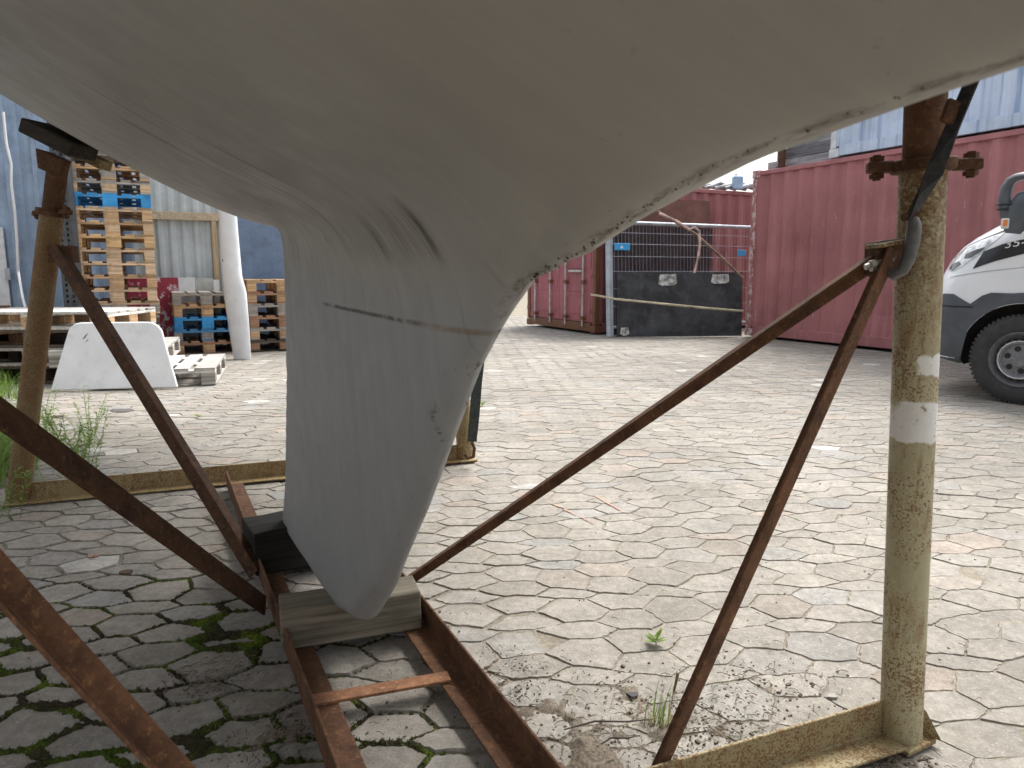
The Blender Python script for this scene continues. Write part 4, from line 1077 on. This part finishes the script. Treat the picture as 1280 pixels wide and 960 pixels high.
m = MB(); c = bb+ax*.66-side*.10-fr*.045; m.tube([c, c-fr*.02], .014, 8); m.build('pivot_hole', m_plain('black_hole', (.01,.01,.01), .8), blade)
# ================================================================== VAN
yaw = R(52)
vh = Vector((-math.cos(yaw), math.sin(yaw), 0)); vl = Vector((-math.sin(yaw), -math.cos(yaw), 0))
van = thing('delivery_van', Vector((4.02, 5.67, 0))-vl*.985, 'white delivery van with dark plastic bumper parked in front of the red container', 'van', rz=math.atan2(vh.y, vh.x))
VZ = [.28,.33,.45,.62,.80,.90,1.0,1.15,1.26,1.34,1.42,1.46,1.53,1.60,2.0,2.35,2.52,2.62]
VX = [.78,.86,.90,.90,.875,.85,.81,.74,.66,.56,.43,.35,.21,.10,-.38,-.80,-1.05,-1.35]
VWd = [.93,.975,.985,.985,.985,.985,.985,.98,.975,.97,.965,.96,.955,.95,.915,.88,.84,.74]
def vxf(z): return float(np.interp(z, VZ, VX))
def vwd(z): return float(np.interp(z, VZ, VWd))
VRX, VRY = .50, .62
def vys(x, z):
    xf = vxf(z); t = (x-(xf-VRX))/VRX
    if t <= 0: return vwd(z)
    t = min(t, .999); return vwd(z)-VRY*(1-math.sqrt(1-t*t))
REAR = -4.9
def van_ring(z):
    xf = vxf(z); w = vwd(z); pts = [(REAR, w), (REAR+1.6, w), (-1.6, w), (-.8, w), (xf-VRX-.25, w)]
    for k in range(13):
        th = R(90)*k/12; pts.append((xf-VRX+VRX*math.sin(th), w-VRY*(1-math.cos(th))))
    pts.append((xf+.02, 0))
    return pts+[(x, -y) for x, y in pts[-2::-1]]
WHITE = m_plain('white_van_paint', (.74,.76,.79), .22, .03, 2, bump=0, spec=.5)
DGREY = m_plain('dark_grey_bumper_plastic', (.070,.080,.095), .55, .15, 5, dirt=(.11,.11,.11), dirt_amt=.3, bump=.1, bscale=200)
BLK = m_plain('black_plastic', (.012,.012,.014), .5, .1, bump=0)
m = MB(); V = []; F = []
for z in VZ: V += [(x, y, z) for x, y in van_ring(z)]
nr = len(van_ring(1.0))
for i in range(len(VZ)-1):
    for k in range(nr): F.append((i*nr+k, i*nr+(k+1) % nr, (i+1)*nr+(k+1) % nr, (i+1)*nr+k))
F += [tuple(range(nr))[::-1], tuple(range((len(VZ)-1)*nr, len(VZ)*nr))]
m.add(V, F); body = m.build('body', WHITE, van, local=True, smooth=True)
body.data.materials.append(BLK)
cut = bpy.data.meshes.new('cut'); bm = bmesh.new()
for x in (0, -3.3):
    bmesh.ops.create_cone(bm, cap_ends=True, segments=48, radius1=.435, radius2=.435, depth=3.0, matrix=Matrix.Translation((x, 0, .37)) @ Matrix.Rotation(R(90), 4, 'X'))
bm.to_mesh(cut); bm.free(); cut.materials.append(BLK)
cob = bpy.data.objects.new('cut', cut); C.objects.link(cob); cob.parent = van
mo = body.modifiers.new('arch', 'BOOLEAN'); mo.object = cob; mo.operation = 'DIFFERENCE'; mo.solver = 'EXACT'; mo.material_mode = 'TRANSFER'
bpy.context.view_layer.update()
dg = bpy.context.evaluated_depsgraph_get()
me2 = bpy.data.meshes.new_from_object(body.evaluated_get(dg), depsgraph=dg); body.modifiers.clear(); body.data = me2
bpy.data.objects.remove(cob)
def patch(name, poly, mat, off=.004, th=.012, step=.035, parent=None, holes=None):
    bm = bmesh.new(); vs = [bm.verts.new((x, 0, z)) for x, z in poly]; bm.faces.new(vs)
    xs = [p[0] for p in poly]; zs = [p[1] for p in poly]
    bmesh.ops.triangulate(bm, faces=bm.faces[:])
    x = min(xs)+step
    while x < max(xs):
        bmesh.ops.bisect_plane(bm, geom=bm.verts[:]+bm.edges[:]+bm.faces[:], plane_co=(x,0,0), plane_no=(1,0,0)); x += step
    z = min(zs)+step
    while z < max(zs):
        bmesh.ops.bisect_plane(bm, geom=bm.verts[:]+bm.edges[:]+bm.faces[:], plane_co=(0,0,z), plane_no=(0,0,1)); z += step
    bmesh.ops.dissolve_degenerate(bm, dist=1e-4, edges=bm.edges[:])
    r = bmesh.ops.extrude_face_region(bm, geom=bm.faces[:]); top = [e for e in r['geom'] if isinstance(e, bmesh.types.BMVert)]; ts = set(top)
    for v in bm.verts: v.co.y = vys(v.co.x, v.co.z)+(off if v in ts else off-th)
    bmesh.ops.recalc_face_normals(bm, faces=bm.faces)
    me = bpy.data.meshes.new(name); bm.to_mesh(me); bm.free(); me.materials.append(mat)
    for p in me.polygons: p.use_smooth = True
    try: me.set_sharp_from_angle(angle=R(50))
    except Exception: pass
    o = bpy.data.objects.new(name, me); C.objects.link(o); o.parent = parent or van; return o
def arcp(cx, cz, r, a0, a1, n=14): return [(cx+r*math.cos(R(a0+(a1-a0)*i/n)), cz+r*math.sin(R(a0+(a1-a0)*i/n))) for i in range(n+1)]
# bumper wrapping round the corner; its rear edge follows the wheel arch
patch('bumper', arcp(0,.37,.438, -10, 66)[::-1][::-1]+[(.30,.862),(.385,.79),(.45,.825),(.53,.868),(.62,.868),(.70,.85),(.76,.82),(.86,.78),(.89,.60),(.89,.45),(.84,.315),(.60,.30),(.455,.285)], DGREY, .008)
patch('arch_trim', arcp(0,.37,.440, 66, 180)+arcp(0,.37,.52, 180, 80)+[(.24,.885),(.298,.861)], DGREY, .010)
patch('bumper_seam', [(.36,.757),(.60,.757),(.80,.757),(.80,.772),(.60,.772),(.36,.772)], BLK, .0105, .01)
patch('sill', [(-.50,.30),(-.44,.42),(-.46,.52),(-2.6,.52),(-2.6,.30)], DGREY, .006)
patch('black_trim', [(.335,1.215),(.20,1.27),(.05,1.305),(-.28,1.36),(-.28,1.225),(.05,1.19),(.24,1.135),(.40,1.075)][::-1], m_plain('gloss_black_trim', (.018,.02,.024), .25, .05, bump=0), .004)
hl = patch('headlight', [(.62,1.055),(.665,1.07),(.66,1.13),(.61,1.19),(.52,1.245),(.42,1.285),(.30,1.33),(.205,1.365),(.25,1.31),(.345,1.21),(.42,1.155),(.50,1.10),(.56,1.065)][::-1], m_plain('headlight_lens', (.55,.58,.60), .12, .35, 9, bump=0, spec=.7, dirt=(.10,.11,.12), dirt_amt=.8), .006)
patch('headlight_core', [(.60,1.06),(.645,1.08),(.62,1.12),(.55,1.14),(.51,1.115)][::-1], m_plain('dark_lamp_core', (.03,.033,.036), .2, .1, bump=0), .008, parent=hl)
patch('headlight_core', [(.44,1.165),(.50,1.16),(.50,1.20),(.40,1.235),(.33,1.25),(.36,1.215)], bpy.data.materials['dark_lamp_core'], .008, parent=hl)
patch('bonnet_seam', [(.64,1.165),(.52,1.262),(.40,1.312),(.20,1.385),(-.02,1.445),(-.02,1.452),(.20,1.393),(.40,1.320),(.52,1.270),(.64,1.175)][::-1], BLK, .002, .01)
patch('fender_crease', [(.60,1.002),(.30,1.052),(0,1.088),(-.3,1.10),(-.3,1.104),(0,1.093),(.30,1.058),(.60,1.009)][::-1], m_plain('grey_seam', (.35,.37,.39), .4, bump=0), .002, .01)
GLASS = m_plain('dark_window_glass', (.02,.024,.028), .05, .05, bump=0, spec=.8)
patch('side_window', [(-.35,1.50),(-.15,1.56),(-.55,1.95),(-.85,2.12),(-1.5,2.12),(-1.5,1.48)][::-1], GLASS, .004)
patch('door_seam', [(-.34,.55),(-.33,.55),(-.33,1.5),(-.34,1.5)], BLK, .002, .01)
patch('door_seam', [(-1.62,.55),(-1.61,.55),(-1.61,2.2),(-1.62,2.2)], BLK, .002, .01)
patch('door_handle', [(-1.5,1.18),(-1.32,1.18),(-1.32,1.24),(-1.5,1.24)], DGREY, .03, .03)
# windscreen lies on the sloping front
m = MB(); V = []; F = []
for i in range(6):
    z = 1.60+.68*i/5
    for k in range(9):
        y = -.62+1.24*k/8; w = vwd(z); xf = vxf(z); 
        sn_ = math.sqrt(max(0, 1-max(0, (abs(y)-(w-VRY))/VRY)**2)); V.append((xf-VRX+VRX*sn_+.012, y, z))
for i in range(5):
    for k in range(8): F.append((i*9+k, i*9+k+1, (i+1)*9+k+1, (i+1)*9+k))
m.add(V, F); m.build('windscreen', GLASS, van, local=True, smooth=True)
# lettering on the trim, cut by the frame in the photograph
cu = bpy.data.curves.new('lettering', 'FONT'); cu.body = '35-14'; cu.size = .085; cu.extrude = .002; cu.space_character = 1.05; cu.align_x = 'LEFT'
to = bpy.data.objects.new('tmp_text', cu); C.objects.link(to); bpy.context.view_layer.update()
tm = bpy.data.meshes.new_from_object(to.evaluated_get(bpy.context.evaluated_depsgraph_get())); bpy.data.objects.remove(to)
for v in tm.vertices:
    x, z = v.co.x*1.25, v.co.y; xx = .185-x; zz = 1.235+z+.17*x
    v.co = Vector((xx, vys(xx, zz)+.0062+v.co.z, zz))
tm.materials.clear(); tm.materials.append(m_plain('white_lettering', (.8,.8,.8), .4, bump=0))
to = bpy.data.objects.new('lettering', tm); C.objects.link(to); to.parent = van
# wheels
def wheel(x, sgn):
    w = MB(); n_ = 48; prof = [(.20,-.20),(.24,-.225),(.32,-.225),(.345,-.205),(.358,-.17),(.359,-.05),(.350,-.015),(.335,-.002),(.29,.004),(.245,.0),(.215,-.012),(.20,-.03)]
    V = []; F = []
    for r, y in prof:
        for k in range(n_):
            t = 2*math.pi*k/n_; V.append((r*math.cos(t), y*sgn, r*math.sin(t)))
    for i in range(len(prof)-1):
        for k in range(n_): F.append((i*n_+k, i*n_+(k+1) % n_, (i+1)*n_+(k+1) % n_, (i+1)*n_+k))
    w.add(V, F)
    for k in range(60):    # tread shoulder blocks
        t = 2*math.pi*k/60; c = Vector((.352*math.cos(t), -.028*sgn, .352*math.sin(t))); rd = Vector((math.cos(t), 0, math.sin(t))); tg_ = Vector((-math.sin(t), 0, math.cos(t)))
        w.obox(c, rd*.010, tg_*.011, Vector((0,.018,0)))
    wo = w.build('wheel', m_plain('tyre_rubber', (.035,.035,.037), .75, .15, 12, dirt=(.085,.08,.075), dirt_amt=.4, bump=.1), van, local=True, smooth=True)
    wo.location = (x, sgn*.985, .36)
    q = MB(); rp_ = [(.214,-.02),(.222,-.006),(.214,.0),(.195,-.012),(.175,-.045),(.150,-.050)]
    V = []; F = []
    for r, y in rp_:
        for k in range(n_):
            t = 2*math.pi*k/n_; V.append((r*math.cos(t), y*sgn, r*math.sin(t)))
    for i in range(len(rp_)-1):
        for k in range(n_): F.append((i*n_+k, i*n_+(k+1) % n_, (i+1)*n_+(k+1) % n_, (i+1)*n_+k))
    q.add(V, F); ro = q.build('rim', m_plain('dull_steel_rim', (.10,.10,.105), .5, .2, 9, dirt=(.2,.19,.18), dirt_amt=.4), wo, local=True, smooth=True)
    q = MB()
    for k in range(20):
        t = 2*math.pi*k/20; c = Vector((.163*math.cos(t), -.046*sgn, .163*math.sin(t))); rd = Vector((math.cos(t), 0, math.sin(t))); tg_ = Vector((-math.sin(t), 0, math.cos(t)))
        q.obox(c, rd*.010, tg_*.014, Vector((0,.010,0)))
    q.build('rim_window', m_plain('dark_gap', (.012,.012,.012), .8), ro, local=True)
    q = MB(); cp = [(.150,-.045),(.153,-.012),(.145,.002),(.128,-.002),(.120,-.014),(.06,-.006),(.055,.004),(.0,.006)]
    V = []; F = []
    for r, y in cp:
        for k in range(n_):
            t = 2*math.pi*k/n_; V.append((r*math.cos(t), y*sgn, r*math.sin(t)))
    for i in range(len(cp)-1):
        for k in range(n_): F.append((i*n_+k, i*n_+(k+1) % n_, (i+1)*n_+(k+1) % n_, (i+1)*n_+k))
    q.add(V, F); hc = q.build('hub_cap', m_plain('grey_hub_cap', (.16,.165,.175), .45, .15, 20, dirt=(.33,.33,.33), dirt_amt=.4), wo, local=True, smooth=True)
    q = MB(); V = []
    for k in range(6):
        t = 2*math.pi*(k+.3)/6; c = Vector((.088*math.cos(t), 0, .088*math.sin(t))); q.tube([c+Vector((0,-.02*sgn,0)), c+Vector((0,-.0065*sgn,0))], .023, 14)
    q.build('bolt_hole', m_plain('black_bolt_hole', (.01,.01,.012), .7), hc, local=True)
    q = MB(); q.tube([Vector((math.cos(t*math.pi/24)*.148, .002*sgn, math.sin(t*math.pi/24)*.148)) for t in range(49)], .006, 6, caps=False); q.build('cap_edge', m_plain('worn_silver', (.52,.53,.55), .4, .2, 30, metal=.3), hc, local=True, smooth=True)
for x in (0, -3.3):
    for s in (1, -1): wheel(x, s)
# door mirror on its curved arm
mi = MB(); q0 = Vector((.19, 1.30, 1.47))
def vloc(px, py, yl):     # sight line met with the vertical plane y = yl of the van frame
    d = ray(px, py); o = Vector((4.02,5.67,0))-vl*.985+vl*yl; t = (o.dot(vl))/(d.dot(vl)); P = Vector((0,0,CAMH))+d*t-(Vector((4.02,5.67,0))-vl*.985)
    return Vector((P.dot(vh), P.dot(vl), P.z))
yl = 1.16
hs = [vloc(1259,272,yl), vloc(1256,250,yl), vloc(1258,236,yl), vloc(1264,226,yl), vloc(1271,222,yl), vloc(1280,220,yl), vloc(1296,222,yl)]
def shell(pts, wx, wy, n=10):
    V = []; F = []
    for i, p in enumerate(pts):
        d = (pts[min(i+1, len(pts)-1)]-pts[max(i-1, 0)]).normalized(); s_ = Vector((0,1,0)); u_ = d.cross(s_).normalized()
        for k in range(n):
            t = 2*math.pi*k/n; V.append(p+s_*wy[i]*math.cos(t)+u_*wx[i]*math.sin(t))
    for i in range(len(pts)-1):
        for k in range(n): F.append((i*n+k, i*n+(k+1) % n, (i+1)*n+(k+1) % n, (i+1)*n+k))
    F += [tuple(range(n))[::-1], tuple(range(len(V)-n, len(V)))]
    return MB().add(V, F)
MG = m_plain('slate_grey_mirror_plastic', (.075,.085,.10), .45, .1, 10, bump=0)
arm = shell(hs, [.045,.045,.042,.036,.032,.03,.03], [.05,.05,.05,.05,.05,.05,.05]).build('mirror_arm', MG, van, local=True, smooth=True)
hsg = shell([vloc(1266,292,yl), vloc(1268,284,yl), vloc(1274,262,yl), vloc(1282,252,yl), vloc(1300,244,yl)], [.05,.085,.095,.09,.07], [.05,.06,.065,.06,.05], 12).build('mirror_housing', MG, van, local=True, smooth=True)
a, b = vloc(1253,273,yl+.03), vloc(1263,286,yl+.03)
m = MB(); m.box((b.x, yl+.005, b.z), (a.x, yl+.062, a.z)); ind = m.build('indicator', m_plain('clear_lens', (.62,.60,.57), .2, .1, bump=0), hsg, local=True, bevel=.012, seg=2)
a, b = vloc(1256,275,yl+.03), vloc(1261,283,yl+.03)
m = MB(); m.box((b.x, yl+.055, b.z), (a.x, yl+.066, a.z)); m.build('amber_lens', m_plain('amber_lens', (.65,.22,.06), .25, .1, bump=0), ind, local=True, bevel=.006, seg=2)
for t in (.28, .45):
    p = hs[0].lerp(hs[2], t); m = MB(); m.box((p.x-.055, yl-.055, p.z-.006), (p.x+.055, yl+.055, p.z+.006)); m.build('arm_ring', BLK, arm, local=True, bevel=.003)

# ================================================================== WEEDS
def mat_leaf(name, a, b_):
    m, nt, b = newmat(name); n = N(nt)
    isl = n.node('ShaderNodeNewGeometry').outputs['Random Per Island']
    c = n.mix(isl, a, b_); nt.links.new(c, b.inputs['Base Color']); b.inputs['Roughness'].default_value = .6
    b.inputs['Subsurface Weight'].default_value = 0; b.inputs['Transmission Weight'].default_value = 0
    tr = n.node('ShaderNodeBsdfTranslucent'); nt.links.new(c, tr.inputs[0]); mx = n.node('ShaderNodeMixShader'); mx.inputs[0].default_value = .35
    out = nt.nodes['Material Output']; nt.links.new(b.outputs[0], mx.inputs[1]); nt.links.new(tr.outputs[0], mx.inputs[2]); nt.links.new(mx.outputs[0], out.inputs[0])
    return m
GRASSM = mat_leaf('grass_green', (.10,.19,.035), (.22,.33,.06)); LEAFM = mat_leaf('weed_green', (.14,.24,.05), (.26,.36,.09)); DRYM = mat_leaf('dry_grass', (.30,.25,.13), (.42,.35,.2))
def blade_(m, base, h, w, az, bend, n=5):
    d = Vector((math.cos(az), math.sin(az), 0)); s = Vector((-d.y, d.x, 0)); V = []; F = []
    for i in range(n):
        t = i/(n-1); p = base+d*(bend*h*t*t)+Vector((0,0,h*(t-.25*bend*t*t)))
        ww = w*(1-t**1.6)*.5+.0002; V += [p-s*ww, p+s*ww]
    for i in range(n-1): F.append((2*i, 2*i+1, 2*i+3, 2*i+2))
    m.add(V, F)
def leaf_(m, p, d, L, w):
    d = d.normalized(); s = d.cross(Vector((0,0,1))); s = s.normalized() if s.length > .01 else Vector((1,0,0)); u = s.cross(d)
    m.add([p, p+d*L*.45+s*w*.5+u*L*.06, p+d*L-u*L*.1, p+d*L*.45-s*w*.5+u*L*.06], [(0,1,2,3)])
gm = MB()
for _ in range(4200):
    px_ = abs(random.gauss(0, 34))-40; py_ = random.uniform(470, 612)
    if px_ > 70: continue
    p = G(px_, py_); p.z = -.01
    if mn.noise((p.x*2.2, p.y*2.2, 0)) < -.12 and px_ > 5: continue
    blade_(gm, p, random.uniform(.06, .26), random.uniform(.004, .008), random.uniform(0, 6.28), random.uniform(.2, .9))
tag(gm.build('grass', GRASSM, recalc=False), 'bright green grass growing at the left edge around the left cradle post', kind='stuff')
wm = MB()
for _ in range(95):
    px_ = random.choice([random.uniform(-20, 40), random.uniform(30, 128), random.uniform(60, 125)]); py_ = random.uniform(528, 612) if px_ > 30 else random.uniform(560, 660)
    p = G(px_, py_); p.z = 0; h = random.uniform(.10, .30); az = random.uniform(0, 6.28); top = p+Vector((math.cos(az)*.08, math.sin(az)*.08, h))
    wm.tube([p, p.lerp(top, .5)+Vector((0,0,.02)), top], .0016, 4)
    for i in range(26):
        t = random.uniform(.15, 1.05); q = p.lerp(top, t); a = random.uniform(0, 6.28)
        leaf_(wm, q, Vector((math.cos(a), math.sin(a), random.uniform(.1, .9))), random.uniform(.02, .05), random.uniform(.005, .010))
tag(wm.build('weeds', LEAFM, recalc=False), 'feathery green weeds straggling over the pavers beside the left post', kind='stuff')
def sprig(px_, py_, h, nleaf, L, label):
    p = G(px_, py_); p.z = und(p.x, p.y); m = MB(); m.tube([p-Vector((0,0,.01)), p+Vector((0,0,h))], .0015, 5)
    for i in range(nleaf):
        a = i*2.4+random.uniform(-.3, .3); t = random.uniform(.3, 1); leaf_(m, p+Vector((0,0,h*t)), Vector((math.cos(a), math.sin(a), .25+.9*t)), L*random.uniform(.7, 1.1), L*.32)
    o = thing('seedling', p, label, 'weed'); m.build('leaves', LEAFM, o, recalc=False); return o
sprig(820, 806, .022, 13, .042, 'small bright green seedling in a paver joint right of the keel')
sprig(603, 508, .02, 9, .05, 'tiny weed in the paver joints far behind the long right brace')
sprig(247, 494+28, .015, 6, .04, 'tiny weed in the paver joints beyond the left brace')
def tuft(px_, py_, n_, h, sp, label):
    p = G(px_, py_); p.z = und(p.x, p.y); m = MB(); d = MB()
    for _ in range(n_):
        q = p+Vector((random.gauss(0, sp), random.gauss(0, sp), -.005)); blade_(m, q, h*random.uniform(.5, 1.1), random.uniform(.0025, .0045), random.uniform(-.8, .9), random.uniform(.05, .35))
    for _ in range(n_*2):
        q = p+Vector((random.gauss(0, sp*1.5), random.gauss(0, sp*1.2), -.003)); blade_(d, q, h*random.uniform(.12, .4), .002, random.uniform(0, 6.28), random.uniform(.4, 1.2))
    q = p+Vector((.02, .0, 0)); st_ = MB(); st_.tube([q, q+Vector((.008, 0, h*.6)), q+Vector((.02, .01, h*1.25))], .0011, 4)
    for k in range(9): st_.obox(q+Vector((.013+.001*k, .005, h*(.8+.05*k))), (.0022,0,0), (0,.0022,0), (0,0,.004))
    o = thing('grass_tuft', p, label, 'grass tuft'); m.build('blades', GRASSM, o, recalc=False); d.build('dry_blades', DRYM, o, recalc=False); st_.build('seed_stalk', DRYM, o)
tuft(824, 905, 22, .105, .014, 'grass tuft with a seed stalk growing beside the foot of the near right brace')
tuft(300, 835, 10, .03, .02, 'short grass tuft in the mossy joints left of the rails') if False else None
# twigs
for i, (a, b, lab_) in enumerate((((705,918),(815,905),'long thin dry twig on the soil below the seedling'), ((745,940),(800,925),'short dry twig on the soil in front of the grass tuft'))):
    p, q = G(*a), G(*b); m = MB(); m.tube([p+Vector((0,0,.012)), p.lerp(q,.35)+Vector((0,.012,.016)), p.lerp(q,.7)+Vector((0,-.006,.018)), q+Vector((0,0,.012))], [.0016,.0022,.002,.001], 6)
    tag(m.build('twig', m_plain('dark_twig', (.055,.042,.035), .8), smooth=True), lab_, 'twig')
# small things on the pavers
def chip(px_, py_, r, mat, name, label, cat):
    p = G(px_, py_); p.z = und(p.x, p.y)+.003; m = MB(); n_ = 7; top = []; bot = []
    for k in range(n_):
        t = 6.283*k/n_; rr = r*random.uniform(.7, 1.2); top.append(p+Vector((rr*math.cos(t)*1.4, rr*math.sin(t), .004))); bot.append(p+Vector((rr*1.5*math.cos(t), rr*1.1*math.sin(t), -.004)))
    m.add(bot+top, [tuple(range(n_))[::-1], tuple(range(n_, 2*n_))]+[(k, (k+1) % n_, n_+(k+1) % n_, n_+k) for k in range(n_)]); tag(m.build(name, mat), label, cat)
BRK = m_plain('brown_leaf', (.085,.05,.032), .8, .3, 60)
chip(158, 717, .020, BRK, 'dry_leaf', 'curled dark brown leaf on the mossy pavers left of the keel', 'leaf')
chip(117, 697, .022, m_plain('pinkish_leaf', (.30,.20,.15), .8, .3, 60), 'dry_leaf', 'pale pinkish dry leaf on the pavers between the left braces', 'leaf')
chip(153, 513, .07, m_plain('dark_slate_chip', (.07,.065,.06), .8), 'wood_scrap', 'dark scrap lying on the pavers in front of the white board', 'scrap')
chip(72, 521, .035, m_plain('dark_scrap', (.06,.05,.04), .8), 'wood_scrap', 'small dark scrap beside the weeds near the left post', 'scrap')
chip(791, 870, .011, m_plain('dark_stone', (.05,.05,.05), .8), 'pebble', 'dark pebble left of the grass tuft', 'pebble')
chip(1100-60, 870, .010, m_plain('grey_stone', (.25,.24,.22), .8), 'pebble', 'grey pebble on the pavers left of the right post foot', 'pebble')
# faint orange spray lines on the paving
for (a, b) in (((686,629),(742,655)), ((745,622),(780,642))):
    p, q = G(*a), G(*b); d = (q-p).normalized(); s_ = Vector((-d.y, d.x, 0))*.006; n_ = 14; V = []; F = []
    for i in range(n_+1):
        c = p.lerp(q, i/n_); z = und(c.x, c.y)+.0055; w = s_*random.uniform(.4, 1.1); V += [(c.x-w.x, c.y-w.y, z), (c.x+w.x, c.y+w.y, z)]
    F = [(2*i, 2*i+1, 2*i+3, 2*i+2) for i in range(n_) if random.random() > .2]
    o = MB().add(V, F).build('paint_line', m_plain('orange_spray', (.42,.24,.18), .9), recalc=False); tag(o, kind='structure')

# ================================================================== LIGHT, SKY, CAMERA
w = bpy.data.worlds.new('World'); S.world = w; w.use_nodes = True; nt = w.node_tree; n = N(nt)
SUN_EL, SUN_AZ = R(58), R(35)          # azimuth clockwise from +Y
sky = n.node('ShaderNodeTexSky', sky_type='NISHITA'); sky.sun_disc = False; sky.sun_elevation = SUN_EL; sky.sun_rotation = SUN_AZ
sky.air_density = 1.2; sky.dust_density = 6.0; sky.ozone_density = 1.0
hs_ = n.node('ShaderNodeHueSaturation'); hs_.inputs['Saturation'].default_value = .28; nt.links.new(sky.outputs[0], hs_.inputs['Color'])
bg = nt.nodes['Background']; nt.links.new(hs_.outputs[0], bg.inputs[0]); bg.inputs[1].default_value = .13
sl = bpy.data.lights.new('sun', 'SUN'); sl.energy = 1.3; sl.angle = R(28); sl.color = (1, .965, .91)
so = bpy.data.objects.new('sun', sl); C.objects.link(so)
sd = Vector((math.sin(SUN_AZ)*math.cos(SUN_EL), math.cos(SUN_AZ)*math.cos(SUN_EL), math.sin(SUN_EL)))
so.rotation_euler = sd.to_track_quat('Z', 'Y').to_euler(); so.location = (4, 4, 8)
cam = bpy.data.cameras.new('camera'); co = bpy.data.objects.new('camera', cam); C.objects.link(co)
co.location = (0, 0, CAMH); co.rotation_euler = (R(90)-PITCH, 0, 0)
cam.sensor_width = 36; cam.lens = FPX/1280*36; cam.clip_start = .02; cam.clip_end = 1000
cam.dof.use_dof = True; cam.dof.focus_distance = 2.6; cam.dof.aperture_fstop = 9.0
S.camera = co
vs = S.view_settings; vs.view_transform = 'Standard'; vs.look = 'None'; vs.exposure = EXPOSURE; vs.gamma = 1; vs.use_curve_mapping = False
S.cycles.max_bounces = 8; S.cycles.diffuse_bounces = 5; S.cycles.use_denoising = True
